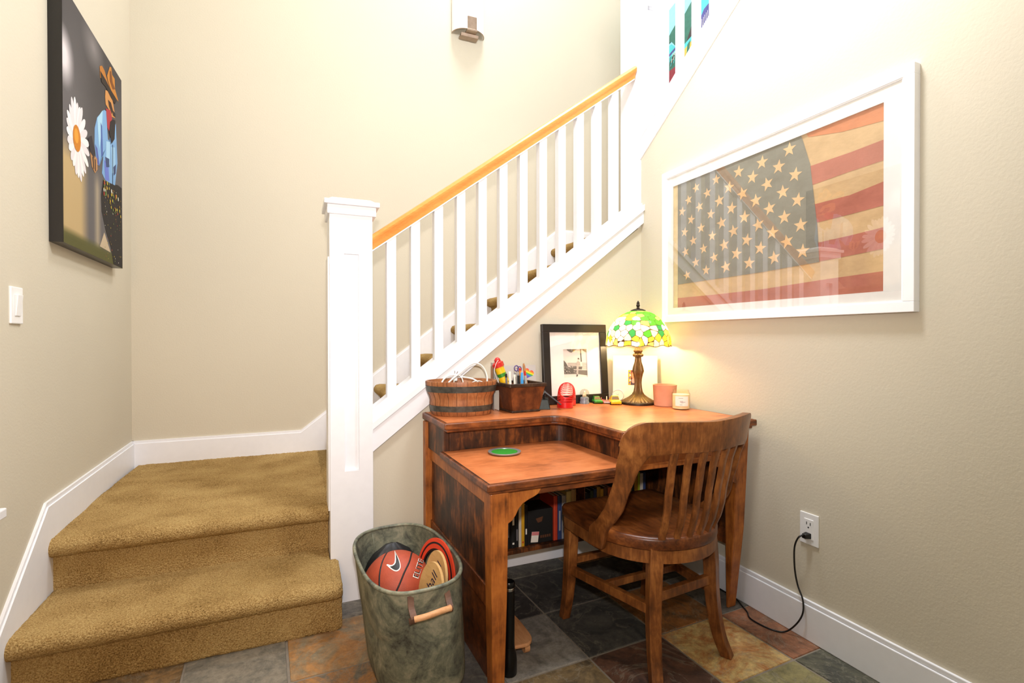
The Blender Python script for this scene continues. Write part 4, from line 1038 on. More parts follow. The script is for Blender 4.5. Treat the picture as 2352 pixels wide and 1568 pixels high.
# small round clock
ck = thing('alarm_clock', 'small round white clock in front of the white canvas', 'clock', (1.512, 2.165, Z))
ca_ = math.atan2(-2.165, -1.512); cf = Vector((math.cos(ca_), math.sin(ca_), 0.12)).normalized(); cs = Vector((-math.sin(ca_), math.cos(ca_), 0)); cu_ = cs.cross(cf) * -1
if cu_.z < 0: cu_ = -cu_
def cring(r, d): return [tuple(Vector((1.512, 2.165, Z + .034)) + cs * r * math.cos(2 * PI * i / 28) + cu_ * r * math.sin(2 * PI * i / 28) + cf * d) for i in range(28)]
MB().loft([cring(.026, -.014), cring(.030, -.008), cring(.030, .006), cring(.0275, .009), cring(.0255, .006)]).build('case', 'plastic_white', ck, smooth='auto')
dial = MB().loft([cring(.0255, .0055), cring(.0255, .0068)]).build('dial', 'paper', ck)
mb = MB()
for a, l in ((1.1, .012), (2.6, .018)):
    t = cs * math.cos(a) + cu_ * math.sin(a); nn = cs * -math.sin(a) + cu_ * math.cos(a); o = Vector((1.512, 2.165, Z + .034)) + cf * .0072
    mb.add([tuple(o + nn * .0008), tuple(o - nn * .0008), tuple(o + t * l)], [(0, 1, 2)])
mb.build('hand', 'mark_grey', dial)
MB().lathe([(.016, 0), (.014, .006), (.006, .010)], (1.512, 2.165, Z), 20).build('foot', 'plastic_white', ck, smooth='auto')

# three toy cars, noses towards the room
def car(name, label, cat, paint, x, y, rot, L, Wd, H, style):
    t = thing(name, label, cat, (x, y, Z), rot, 'toy cars on the desk')
    hw = Wd / 2
    def sect(yy, w, z0, z1, rd=.25): return [(-w, yy, z0), (w, yy, z0), (w, yy, z0 + (z1 - z0) * .7), (w * (1 - rd), yy, z1), (-w * (1 - rd), yy, z1), (-w, yy, z0 + (z1 - z0) * .7)]
    zb = .004
    body = [sect(-L / 2, hw * .82, zb + .002, H * .42), sect(-L * .46, hw * .96, zb, H * .50), sect(-L * .2, hw, zb, H * .56), sect(L * .2, hw, zb, H * .58), sect(L * .46, hw * .95, zb, H * .54), sect(L / 2, hw * .84, zb + .002, H * .46)]
    MB().loft(body).build('body', paint, t, bevel=.0012, smooth='auto', local=True)
    if style == 'fins':
        for s in (-1, 1): MB().prism([(L * .08, H * .5), (L * .5, H * .5), (L * .55, H * .95), (L * .48, H * .92)], 'x', s * hw * .95 - .001, s * hw * .95 + .001).build('fin', paint, t, local=True)
        MB().box(-hw * .62, hw * .62, -L * .14, L * .12, H * .5, H * .62).build('seat', 'car_window', t, local=True)
        MB().box(-hw * .1, hw * .1, -L * .05, -L * .02, H * .55, H * 1.3).build('mast', 'candle_wax', t, local=True)
        MB().box(-hw * .8, hw * .8, -L * .515, -L * .49, zb + .001, H * .30).build('bumper', 'mark_white', t, local=True)
    else:
        MB().loft([[(-hw * .78, -L * .17, H * .54), (hw * .78, -L * .17, H * .54), (hw * .82, L * .36, H * .56), (-hw * .82, L * .36, H * .56)], [(-hw * .60, -L * .03, H), (hw * .60, -L * .03, H), (hw * .62, L * .22, H), (-hw * .62, L * .22, H)]]).build('cabin', paint, t, bevel=.001, local=True)
        MB().add([(-hw * .70, -L * .172, H * .58), (hw * .70, -L * .172, H * .58), (hw * .56, -L * .046, H * .95), (-hw * .56, -L * .046, H * .95)], [(0, 1, 2, 3)]).build('windscreen', 'car_window', t, local=True)
    for sx in (-1, 1):
        for sy in (-1, 1):
            mb = MB(); mb.prism(disc(sy * L * .30, .0065, .0065, .0065, 14), 'x', sx * hw * 1.0 - .0025, sx * hw * 1.0 + .0018); mb.build('wheel', 'rubber', t, local=True)
    return t
car('toy_car', 'green toy car parked in front of the black picture frame', 'toy car', 'green_paint', 1.386, 2.166, -0.30, .078, .044, .033, 's')
car('toy_car', 'pink finned toy car between the green and yellow toy cars', 'toy car', 'pink_paint', 1.430, 2.146, -0.42, .076, .046, .026, 'fins')
car('toy_car', 'yellow toy car parked beside the bronze lamp base', 'toy car', 'yellow_paint', 1.446, 2.097, -0.42, .084, .052, .040, 's')

# snow globe
sg = thing('snow_globe', 'tiny snow globe on a grey base right of the red coil spring', 'snow globe', (1.318, 2.172, Z))
MB().lathe([(.024, 0), (.0245, .006), (.021, .014), (.0225, .022), (.021, .030), (.014, .034)], (1.318, 2.172, Z), 28).build('base', 'globe_base', sg, smooth='auto')
MB().lathe([(.004 + .0 * k, 0) if k == 0 else (.0235 * math.sin(PI * (k + 2.5) / 15), .0235 - .0235 * math.cos(PI * (k + 2.5) / 15)) for k in range(0, 13)] + [(.0004, .047)], (1.318, 2.172, Z + .026), 28).build('globe', 'globe_glass', sg, smooth=True)
mb = MB(); mb.lathe([(.010, .033), (.008, .045), (.006, .055), (.002, .062)], (1.318, 2.172, Z), 10); mb.lathe([(.006, .033), (.005, .044), (.001, .05)], (1.308, 2.166, Z), 8); mb.build('figure', 'globe_figure', sg, smooth=True)

# red coil spring arched over with both ends on the desk
a0, a1 = Vector((1.152, 2.072, 0)), Vector((1.214, 2.152, 0))
mid = (a0 + a1) / 2; half = (a1 - a0).length / 2; dirv = (a1 - a0).normalized(); side = Vector((dirv.y, -dirv.x, 0))
pts = []; turns = 46; cr = .036; NP = turns * 22
stack = .024; arch = PI * (half + .012)
for i in range(NP + 1):
    t = i / NP
    # centre line: short stack up, half circle, short stack down; turns packed in the stacks
    if t < .26: c = a0 + Vector((0, 0, Z + .002 + stack * t / .26)); tn = Vector((0, 0, 1)); q = dirv
    elif t > .74: c = a1 + Vector((0, 0, Z + .002 + stack * (1 - t) / .26)); tn = Vector((0, 0, -1)); q = -dirv
    else:
        a = PI * (t - .26) / .48
        c = mid - dirv * half * math.cos(a) + Vector((0, 0, Z + stack + .002 + .052 * math.sin(a))); tn = dirv * math.sin(a) + Vector((0, 0, 1)) * math.cos(a); q = dirv * math.cos(a) - Vector((0, 0, 1)) * math.sin(a)
    ph_ = 2 * PI * turns * t
    rr2 = cr
    pts.append(c + side * rr2 * math.cos(ph_) + q * rr2 * math.sin(ph_))
for p in pts: p.z = max(p.z, Z + .0012)
tag(MB().tube(pts, .0011, 5, flat=1.0).build('coil_spring', 'red_plastic', at=(mid.x, mid.y, Z), smooth=True), 'red plastic coil spring toy arched over on the desk', 'toy')

# dark green iron ornament with sloping plates
og = thing('ornament', 'small dark green iron ornament with black sloping plate beside the pen box', 'ornament', (1.045, 2.075, Z), -0.35)
mb = MB(); mb.loft([[(-.026, -.020, 0), (.026, -.020, 0), (.026, .020, 0), (-.026, .020, 0)], [(-.016, -.014, .044), (.016, -.014, .044), (.016, .014, .044), (-.016, .014, .044)]]); mb.build('body', 'orn_green', og, bevel=.002, local=True)
mb = MB(); mb.loft([[(.002, .012, 0), (.030, .012, 0), (.030, .034, 0), (.002, .034, 0)], [(.006, .012, .050), (.022, .012, .050), (.022, .028, .050), (.006, .028, .050)]]); mb.build('rear_body', 'orn_green', og, bevel=.002, local=True)
mb = MB(); mb.hexa([(-.030, -.022, .030), (-.026, .022, .030), (-.023, .022, .032), (-.027, -.022, .032)], [(-.004, -.018, .082), (-.002, .018, .082), (.003, .018, .080), (.001, -.018, .080)]); mb.build('left_plate', 'orn_grey', og, local=True)
mb = MB(); mb.hexa([(-.002, -.020, .080), (-.002, .018, .080), (.002, .018, .084), (.002, -.020, .084)], [(.072, -.030, .022), (.072, .006, .022), (.076, .006, .025), (.076, -.030, .025)]); mb.build('right_plate', 'orn_black', og, local=True)

# pen box and what stands in it
BXR = 4 * D2R
bx, by = 0.922, 2.082
pb = thing('pen_box', 'square tapered dark wooden box filled with pens on the desk', 'box', (bx, by, Z), BXR)
h1, h2, bh = .066, .088, .128
def sq(h, z): return [(-h, -h, z), (h, -h, z), (h, h, z), (-h, h, z)]
mb = MB()
mb.loft([sq(h1, .006), sq(h2 - .002, bh - .012), sq(h2 - .008, bh - .012), sq(h1 - .007, .012)])
mb.build('body', 'box_wood', pb, local=True)
for nm, z0, z1, h, w in (('foot', 0, .010, h1 + .004, .010), ('rim', bh - .016, bh, h2 + .004, .011)):
    mb = MB(); mb.box(-h, h, -h, -h + w, z0, z1).box(-h, h, h - w, h, z0, z1).box(-h, -h + w, -h + w, h - w, z0, z1).box(h - w, h, -h + w, h - w, z0, z1)
    if nm == 'foot': mb.box(-h1, h1, -h1, h1, .002, .008)
    mb.build(nm, 'box_trim', pb, bevel=.003, local=True)
def stick(name, label, cat, parts, x0, y0, z0, x1, y1, z1, group='pens and pencils in the pen box', seg=10):
    """parts: (part name, material, start, end, radius, end radius) along the line from the foot to the tip"""
    a = Vector((bx + x0, by + y0, Z + z0)); b = Vector((bx + x1, by + y1, Z + z1)); d = b - a
    t = thing(name, label, cat, a, 0, group)
    for pn, m, s, e, r, r2 in parts: MB().tube([a + d * s, a + d * (s + (e - s) * .5), a + d * e], [r, (r + r2) / 2, r2], seg).build(pn, m, t, smooth='auto')
    return t
G0 = .014
stick('marker_pen', 'black and white patterned pen nearest the box corner', 'pen', [('barrel', 'mark_black', 0, .62, .0058, .0058), ('cap', 'mark_white', .62, 1, .0064, .0056)], -.050, -.030, G0, -.062, -.040, .178)
stick('pen', 'white pen left of the black pen in the box', 'pen', [('barrel', 'mark_white', 0, .95, .0052, .0050), ('tip', 'mark_grey', .95, 1, .003, .0015)], -.030, -.030, G0, -.042, -.046, .174)
stick('pen', 'black pen between the white and the blue pens', 'pen', [('barrel', 'mark_black', 0, .96, .0060, .0058), ('clip_end', 'mark_grey', .96, 1, .005, .003)], -.018, -.036, G0, -.024, -.050, .168)
stick('marker_pen', 'bright blue marker pen in the pen box', 'pen', [('barrel', 'marker_blue', 0, .8, .0072, .0074), ('cap', 'marker_blue', .8, 1, .0076, .0050)], -.002, -.040, G0, -.010, -.054, .174)
stick('pencil', 'orange pencil behind the blue marker', 'pencil', [('shaft', 'pencil_orange', 0, .94, .0052, .0052), ('eraser', 'red_paint', .94, 1, .0052, .0048)], .012, -.018, G0, -.010, -.034, .192)
stick('pen', 'silver pen with a red tip in the pen box', 'pen', [('barrel', 'pen_silver', 0, .88, .0058, .0060), ('tip', 'red_paint', .88, 1, .0050, .0044)], .026, -.040, G0, .006, -.050, .180)
stick('pencil', 'bare brown wooden pencil, tallest in the pen box', 'pencil', [('shaft', 'pencil_wood', 0, .95, .0052, .0056), ('tip', 'pencil_wood', .95, 1, .0056, .0030)], .040, -.030, G0, .014, -.020, .212)
stick('pen', 'small grey pen leaning behind the patterned pen', 'pen', [('barrel', 'mark_grey', 0, .9, .0050, .0050), ('cap', 'mark_black', .9, 1, .0054, .005)], -.056, -.010, G0, -.072, -.022, .168)
sx_ = thing('scissors', 'scissors with purple handle loops standing in the pen box', 'scissors', (bx - .01, by + .010, Z + .014), 0, 'pens and pencils in the pen box')
mb = MB(); mb.tube([(bx - .016 + .010 * math.cos(t), by - .008 , Z + .190 + .012 * math.sin(t)) for t in [2 * PI * k / 16 for k in range(17)]], .0026, 8); mb.tube([(bx - .000 + .009 * math.cos(t), by - .006, Z + .186 + .011 * math.sin(t)) for t in [2 * PI * k / 16 for k in range(17)]], .0026, 8); mb.build('handle', 'purple', sx_, smooth=True)
MB().hexa([(bx - .012, by + .004, Z + .015), (bx - .006, by + .004, Z + .015), (bx - .006, by + .007, Z + .015), (bx - .012, by + .007, Z + .015)], [(bx - .016, by - .008, Z + .18), (bx - .001, by - .008, Z + .18), (bx - .001, by - .005, Z + .18), (bx - .016, by - .005, Z + .18)]).build('blade', 'pen_silver', sx_)
bcx, bcy = bx + .052, by + .036
bc = thing('binder_clip', 'small black clip on the far rim of the pen box', 'clip', (bx + .03, by + .088, Z + bh), 0)
MB().prism([(by + .070, Z + bh - .022), (by + .106, Z + bh - .022), (by + .092, Z + bh + .016), (by + .086, Z + bh + .016)], 'x', bx + .012, bx + .042).build('jaw', 'black_metal', bc)
MB().tube([(bx + .014, by + .088, Z + bh + .014), (bx + .016, by + .089, Z + bh + .030), (bx + .038, by + .089, Z + bh + .030), (bx + .040, by + .088, Z + bh + .014)], .0016, 6).build('lever', 'black_metal', bc, smooth=True)
# yellow and green striped toy with a red cup and a string, leaning in the box's left back corner
A = Vector((bx - .016, by + .030, Z + .03)); Bv = Vector((bx - .092, by + .046, Z + .226)); d = (Bv - A)
ty = thing('cup_and_ball_toy', 'yellow toy with a green stripe and red top leaning out of the pen box', 'toy', A)
def seg_t(s0, s1, r0, r1, nm, m): return MB().tube([A + d * s0, A + d * (s0 + s1) / 2, A + d * s1], [r0, (r0 + r1) / 2, r1], 18).build(nm, m, ty, smooth='auto')
seg_t(0, .50, .016, .016, 'handle', 'yellow_paint'); seg_t(.50, .62, .0215, .0215, 'barrel', 'yellow_paint'); seg_t(.62, .70, .0217, .0217, 'stripe', 'green_paint'); seg_t(.70, .84, .0215, .0215, 'barrel', 'yellow_paint'); seg_t(.84, .93, .026, .027, 'cup', 'red_paint'); seg_t(.93, .96, .024, .018, 'cup', 'red_paint')
e_ = A + d * .97
MB().lathe([(.001, -.015), (.010, -.011), (.0155, 0), (.010, .011), (.001, .015)], tuple(e_ + Vector((.002, -.004, .004))), 16).build('ball', 'red_paint', ty, smooth=True)
MB().tube(smoothstep([tuple(e_ + Vector((.004, -.016, .006))), tuple(e_ + Vector((-.012, -.030, -.004))), tuple(e_ + Vector((-.022, -.030, -.040))), tuple(e_ + Vector((-.012, -.030, -.075))), tuple(e_ + Vector((.0, -.030, -.10)))], 6), .0011, 6).build('string', 'mark_white', ty, smooth=True)

# card with a rainbow heart behind the box, and a folded photo card between box and tub
F3, W3 = leaning(None, .905, 2.196, 1.074, 2.204, Z + .001, .12)
gcd = thing('greeting_card', 'grey card with a rainbow heart leaning behind the pen box', 'card', (.99, 2.2, Z))
mb = MB(); qbox(mb, F3, 0, W3, 0, .195, 0, .0015); mb.build('card', 'grey_card', gcd)
cols = [(228, 74, 66), (242, 142, 50), (250, 214, 60), (86, 170, 74), (70, 122, 190), (112, 82, 160)]
mb = MB()
def heart(t): return (16 * math.sin(t) ** 3 / 17, (13 * math.cos(t) - 5 * math.cos(2 * t) - 2 * math.cos(3 * t) - math.cos(4 * t)) / 17)
H = [heart(2 * PI * k / 120) for k in range(120)]
def clip(poly, y0, keep):
    out = []
    for p, q in zip(poly, poly[1:] + poly[:1]):
        pi, qi = keep(p[1] - y0), keep(q[1] - y0)
        if pi: out.append(p)
        if pi != qi: t = (y0 - p[1]) / (q[1] - p[1]); out.append((p[0] + (q[0] - p[0]) * t, y0))
    return out
edges = [.9, .50, .25, .02, -.22, -.5, -1.05]
tilt = -.42
for k in range(6):
    P = clip(clip(H, edges[k], lambda v: v <= 0), edges[k + 1], lambda v: v >= 0)
    if len(P) > 2:
        cu0, cv0 = W3 * .77, .155
        mb.add([F3(cu0 + .028 * (x * math.cos(tilt) - y * math.sin(tilt)), cv0 + .028 * (x * math.sin(tilt) + y * math.cos(tilt)), .002) for x, y in P], [tuple(range(len(P)))], 0, s2l(cols[k]))
mb.build('rainbow_heart', 'art', gcd)
fc = thing('photo_card', 'folded photo card standing between the wooden tub and the pen box', 'card', (.835, 2.19, Z))
def panel(x0, y0, x1, y1, nm, m, h): return MB().hexa([(x0, y0, Z + .001), (x1, y1, Z + .001), (x1 + .002, y1 + .0015, Z + .001), (x0 + .002, y0 + .0015, Z + .001)], [(x0, y0, Z + h), (x1, y1, Z + h), (x1 + .002, y1 + .0015, Z + h), (x0 + .002, y0 + .0015, Z + h)]).build(nm, m, fc)
panel(.816, 2.118, .834, 2.206, 'left_panel', 'grey_card', .212); panel(.834, 2.206, .838, 2.116, 'right_panel', 'paper', .212)
mb = MB(); x0, y0, x1, y1 = .8185, 2.130, .8330, 2.200
mb.add([(x0 - .0022, y0 - .0002, Z + .03), (x1 - .0022, y1 - .0002, Z + .03), (x1 - .0022, y1 - .0002, Z + .195), (x0 - .0022, y0 - .0002, Z + .195)], [(0, 1, 2, 3)], 0, s2l((178, 132, 100)))
x0, y0, x1, y1 = .8355, 2.20, .8395, 2.122
mb.add([(x0 + .0026, y0 , Z + .03), (x1 + .0022, y1, Z + .03), (x1 + .0022, y1, Z + .195), (x0 + .0026, y0, Z + .195)], [(0, 1, 2, 3)], 0, s2l((196, 144, 108)))
mb.build('photograph', 'art', fc)

# staved oval tub with two metal hoops, white cables inside
tx, ty_, tr = .656, 2.094, -14 * D2R
tub = thing('wooden_tub', 'oval staved wooden tub with two metal hoops on the desk', 'tub', (tx, ty_, Z))
TP = [(.122, 0), (.126, .004), (.131, .022), (.136, .050), (.1345, .066), (.137, .080), (.1435, .092), (.147, .104), (.150, .120), (.153, .140), (.1515, .1445), (.1455, .1445), (.143, .138), (.128, .03), (.118, .012), (.002, .010)]
MB().lathe(TP, (tx, ty_, Z), 72, 1, .78, tr).build('staves', 'tub_wood', tub, smooth='auto')
def tub_r(z):
    for (r0, z0), (r1, z1) in zip(TP, TP[1:]):
        if z0 <= z <= z1: return r0 + (r1 - r0) * (z - z0) / (z1 - z0)
for z0, z1 in ((.020, .044), (.100, .126)):
    MB().lathe([(tub_r(z0) + .0006, z0), (tub_r(z0) + .0022, z0), (tub_r(z1) + .0022, z1), (tub_r(z1) + .0006, z1)], (tx, ty_, Z), 72, 1, .78, tr).build('hoop', 'band_metal', tub, smooth='auto')
mb = MB()
srg = random.Random(8)
for k in range(22):
    a = 2 * PI * (k + srg.uniform(-.15, .15)) / 22
    pts = [(tx + (r + .0003) * (math.cos(a) * math.cos(tr) - .78 * math.sin(a) * math.sin(tr)), ty_ + (r + .0003) * (math.cos(a) * math.sin(tr) + .78 * math.sin(a) * math.cos(tr)), Z + z) for r, z in TP[1:11]]
    mb.tube(pts, .0007, 4)
mb.build('stave_joint', 'box_trim', tub)
def cable(pts, r, label, m='cable_white', nm='cable'):
    P = smoothstep(pts, 10); return tag(MB().tube(P, r, 8).build(nm, m, at=pts[0], smooth=True), label, 'cable', 'cables in the wooden tub')
zt = Z + .135
cable([(.565, 2.05, Z + .06), (.580, 2.05, Z + .13), (.640, 2.06, Z + .178), (.700, 2.075, Z + .215), (.745, 2.085, Z + .205), (.768, 2.08, Z + .16), (.762, 2.07, Z + .10)], .0036, 'thick white cable arching highest out of the wooden tub')
cable([(.555, 2.06, Z + .07), (.570, 2.09, Z + .14), (.615, 2.11, Z + .166), (.66, 2.10, Z + .158), (.71, 2.08, Z + .146), (.745, 2.06, Z + .11)], .0034, 'white cable lying low across the wooden tub')
cable([(.62, 2.09, Z + .10), (.625, 2.085, Z + .165), (.645, 2.05, Z + .155), (.648, 2.035, Z + .10)], .0022, 'thin white cable curling down at the middle of the tub')
cable([(.66, 2.03, Z + .10), (.69, 2.05, Z + .136), (.73, 2.06, Z + .140), (.755, 2.05, Z + .12), (.76, 2.04, Z + .08)], .0020, 'thin cream cable looping at the right side of the tub')
pl = thing('plug', 'white plug poking up inside the wooden tub', 'plug', (.635, 2.115, Z + .13))
MB().lathe([(.004, 0), (.010, .004), (.011, .028), (.006, .034)], (.635, 2.115, Z + .138), 14).build('body', 'plastic_white', pl, smooth='auto')
mb = MB(); mb.tube([(.632, 2.112, Z + .171), (.630, 2.108, Z + .184)], .0014, 5); mb.tube([(.640, 2.112, Z + .171), (.644, 2.108, Z + .181)], .0014, 5); mb.build('prong', 'chrome', pl)
rd = MB(); rd.lathe([(.002, -.016), (.008, -.012), (.009, .0), (.007, .012), (.002, .016)], (.655, 2.04, Z + .118), 12); tag(rd.build('toggle', 'red_plastic', at=(.655, 2.04, Z + .118), smooth=True), 'small red toggle among the cables in the tub', 'toggle')
MB_fill = MB(); MB_fill.lathe([(.001, .094), (.118, .094), (.118, .090), (.001, .088)], (tx, ty_, Z), 40, 1, .72, tr)
tag(MB_fill.build('cloth_lining', 'paper', at=(tx, ty_, Z + .09), smooth='auto'), 'pale cloth lining bunched inside the wooden tub', 'cloth')

# coaster tray on the writing top
co_ = thing('coaster', 'round pewter coaster filled with green glitter on the writing top', 'coaster', (.741, 1.812, ZW))
MB().lathe([(.046, 0), (.062, .004), (.064, .0085), (.062, .0095), (.051, .0075), (.050, .004), (.002, .004)], (.741, 1.812, ZW), 48).build('rim', 'pewter', co_, smooth='auto')
MB().lathe([(.0505, .0038), (.0505, .0066), (.001, .0070)], (.741, 1.812, ZW), 48).build('glitter_fill', 'green_glitter', co_)

# ------------------------------------------------------------------ books on the shelf under the desk
def book_mats():
    for nm, c in dict(bk_black=(22, 22, 22), bk_white=(206, 196, 180), bk_yellow=(206, 156, 30), bk_red=(190, 62, 34), bk_blue=(48, 62, 104), bk_cream=(196, 178, 110), bk_tan=(176, 140, 84), bk_green=(54, 70, 44), bk_orange=(186, 92, 40), bk_navy=(36, 44, 66), bk_lime=(176, 186, 40), bk_mustard=(176, 130, 26), bk_grey=(150, 146, 146), bk_brown=(92, 56, 34)).items():
        M[nm] = plain(nm + '_cover', c, 0.5, var=0.05)
book_mats()
SHZ = 0.1855
def book(x0, x1, h, m, label, depth=.135, yf=-.192, strip=None):
    w = x1 - x0 - .0008
    o = dw((x0 + x1) / 2, yf + depth / 2, SHZ)
    t = thing('book', label, 'book', o, DR, 'books on the shelf under the desk')
    mb = MB(); hw = w / 2; d = depth / 2; c = min(.0025, w * .18)
    mb.box(-hw, -hw + c, -d, d, 0, h).box(hw - c, hw, -d, d, 0, h).prism([(-hw, -d + .003), (-hw * .5, -d), (hw * .5, -d), (hw, -d + .003), (hw, -d + .005), (-hw, -d + .005)], 'z', 0, h)
    mb.build('cover', m, t, local=True)
    MB().box(-hw + c, hw - c, -d + .005, d - .003, .003, h - .003).build('pages', 'paper', t, local=True)
    if strip:
        sm, parts = strip
        mb = MB()
        for z0, z1 in parts: mb.box(-hw * .45, hw * .45, -d - .0004, -d + .001, z0, z1)
        mb.build('spine_print', sm, t, local=True)
    return t
def bx_(X): return X - 1.675 - .0054
rows = [(.742, .768, .20, 'bk_black', 'black book hidden behind the front left desk leg, first on the shelf', None), (.768, .792, .19, 'bk_brown', 'brown book hidden behind the front left desk leg, second on the shelf', None), (.792, .820, .21, 'bk_black', 'black book hidden behind the front left desk leg, third on the shelf', None),
        (.822, .857, .192, 'bk_black', 'wide black book emerging beside the front left desk leg', ('mark_grey', [(.05, .12)])), (.858, .878, .200, 'bk_black', 'black book with a white dot on its spine, left of the white book', ('mark_white', [(.016, .024), (.10, .14)])), (.879, .893, .188, 'bk_black', 'thin black book touching the white book', ('mark_grey', [(.03, .08)])),
        (.894, .907, .192, 'bk_white', 'thin white book between a black book and the yellow book', None), (.9075, .922, .190, 'bk_yellow', 'yellow book beside the thin white book on the shelf', ('bk_red', [(.014, .022)])), (.923, .938, .180, 'bk_black', 'thin black book between the yellow book and the black box', ('mark_white', [(.05, .075)])),
        (1.068, 1.088, .200, 'bk_red', 'red book right of the black box', None), (1.090, 1.110, .198, 'bk_blue', 'dark blue book beside the red book', ('bk_grey', [(.04, .13)])), (1.111, 1.134, .196, 'bk_grey', 'grey book behind the front left chair leg', None), (1.135, 1.161, .212, 'bk_cream', 'pale yellow book peeking over the chair seat', None), (1.1615, 1.187, .218, 'bk_tan', 'tan book peeking over the chair seat beside the pale yellow one', None),
        (1.236, 1.262, .190, 'bk_black', 'black book just right of the shelf divider', None), (1.263, 1.282, .20, 'bk_green', 'dark green book right of the shelf divider', None), (1.283, 1.300, .205, 'bk_blue', 'blue book left of the ochre book under the writing top', None), (1.301, 1.320, .212, 'bk_mustard', 'ochre book left of the yellow spotted book', None), (1.3205, 1.338, .20, 'bk_yellow', 'narrow yellow book left of the black book under the writing top', None), (1.339, 1.362, .208, 'bk_brown', 'brown book just left of the orange book', None),
        (1.363, 1.386, .202, 'bk_orange', 'orange book left of the chair back post', None), (1.387, 1.404, .225, 'bk_navy', 'navy book behind the chair back post', None), (1.405, 1.428, .225, 'bk_brown', 'dark brown book behind the chair back post', None), (1.429, 1.452, .236, 'bk_grey', 'grey book right behind the chair back post', None),
        (1.453, 1.470, .238, 'bk_red', 'brick red book just right of the chair back post', None), (1.471, 1.488, .246, 'bk_white', 'tall white book seen between post and first slat', None), (1.489, 1.502, .246, 'bk_cream', 'slim cream book right of the tall white book', None), (1.503, 1.518, .250, 'bk_navy', 'dark navy book left of the mustard book', None), (1.519, 1.540, .236, 'bk_mustard', 'mustard book left of the lime green book', None), (1.541, 1.553, .256, 'bk_lime', 'lime green book, brightest on the shelf', None), (1.554, 1.572, .248, 'bk_white', 'white book right of the lime green book', None), (1.573, 1.588, .252, 'bk_blue', 'blue book last in the row, beside the first chair slat', None)]
for x0, x1, h, m, lab, st_ in rows: book(bx_(x0), bx_(x1), h, m, lab, strip=st_)
o = dw(bx_(1.003), -.12, SHZ)
bb = thing('box', 'flat black box with a pink price sticker standing among the books', 'box', o, DR)
MB().box(-.0625, .0625, -.07, .06, 0, .150).build('body', 'bk_black', bb, bevel=.002, local=True)
mb = MB(); mb.add([(-.050, -.0706, .010), (-.014, -.0706, .006), (-.008, -.0706, .052), (-.044, -.0706, .056)], [(0, 1, 2, 3)]); lb_ = mb.build('sticker', 'paper', bb, local=True)
mb = MB(); mb.add([(-.0458, -.0709, .040), (-.0095, -.0709, .036), (-.0078, -.0709, .0515), (-.0438, -.0709, .0555)], [(0, 1, 2, 3)]); mb.build('sticker_band', plain('sticker_pink', (214, 130, 130), .6), lb_, local=True)
mb = MB()
for k in range(5): mb.box(-.002 + .011 * k, .006 + .011 * k, -.0708, -.070, .022, .034)
mb.add([(-.025, -.0708, .112), (.012, -.0708, .118), (.006, -.0708, .096), (-.014, -.0708, .092)], [(0, 1, 2, 3)])
mb.build('cover_print', 'bk_brown', bb, local=True)

# ------------------------------------------------------------------ metal basket with sports things, on the floor left of the desk
bk = thing('basket', 'worn grey green oval metal basket full of sports things left of the desk', 'basket', (.345, 1.70, 0))
BCX, BCY = .336, 1.715
NB = 96
brng = random.Random(2)
def bring(t, off=0.0):                 # t 0 floor .. 1 rim
    z = .372 * t
    cx = BCX + .030 * (1 - t); cy = BCY - .010 * (1 - t)
    a = .152 - .012 * (1 - t) + off; b = .282 - .030 * (1 - t) + off; n = 2.9 - .3 * (1 - t)
    if t < .06: a -= .02 * (1 - t / .06); b -= .02 * (1 - t / .06)
    R = []
    for i in range(NB):
        th = 2 * PI * i / NB; c, s = math.cos(th), math.sin(th)
        x = a * math.copysign(abs(c) ** (2 / n), c); y = b * math.copysign(abs(s) ** (2 / n), s)
        dn = .009 * noise.noise((x * 9, y * 9, z * 8)) * math.sin(PI * min(1, t * 1.05)) if t < .97 else 0
        crease = -.006 * math.exp(-((z - .24 + .05 * math.sin(th * 2 + 1)) / .012) ** 2) * max(0, math.sin(th * 2.0 + .6))
        l = math.hypot(x, y); k = 1 + (dn + crease) / l
        lift = .022 * max(0, math.cos(th + 1.05)) ** 3 * (1 - t) ** 6 if t < .2 else 0
        xx, yy = x * k, y * k; q = 3 * D2R
        R.append((cx + xx * math.cos(q) - yy * math.sin(q), cy + xx * math.sin(q) + yy * math.cos(q), z + lift + .006 * math.sin(th * 1 + 2.2) * t))
    return R
T = [0, .02, .05, .1] + [.1 + .9 * k / 26 for k in range(1, 27)]
outer = [bring(t) for t in T]; inner = [bring(t, -.005) for t in T if t > .24][::-1]
rings = outer + inner
mb = MB(); mb.loft(rings, cap=True)
mb.build('body', 'patina', bk, smooth='auto')
rim = bring(1.0, -.002)
MB().tube(rim + rim[:2], .0062, 8).build('rim', 'patina', bk, smooth=True)
# seam and split on the far side
mb = MB(); far = [bring(t, -.0055)[NB // 4 + 4] for t in (.35, .5, .65, .8, .97)]
mb.tube(far, .0020, 6); mb.build('seam', 'patina', bk, smooth=True)
# front handle: wooden grip on two leather straps
gp = MB().tube(smoothstep([(.302, 1.402, .316), (.335, 1.394, .322), (.372, 1.400, .324), (.408, 1.414, .320)], 5), [.0085] * 15 + [.0095], 12).build('grip', 'handle_wood', bk, smooth='auto')
for sx, p in ((-1, [(.298, 1.438, .366), (.297, 1.424, .340), (.300, 1.402, .318), (.300, 1.415, .298), (.301, 1.440, .300)]), (1, [(.405, 1.452, .366), (.408, 1.436, .340), (.408, 1.413, .320), (.409, 1.428, .302), (.408, 1.452, .304)])):
    P = smoothstep(p, 5); pts = []
    d = Vector((1, .15, 0)).normalized()
    mb = MB(); mb.sweep([(q, d * .018, (P[min(i + 1, len(P) - 1)] - P[max(i - 1, 0)]).normalized().cross(d) * .004) for i, q in enumerate(P)], [(-.5, -.5), (.5, -.5), (.5, .5), (-.5, .5)])
    mb.build('strap', 'leather', bk)

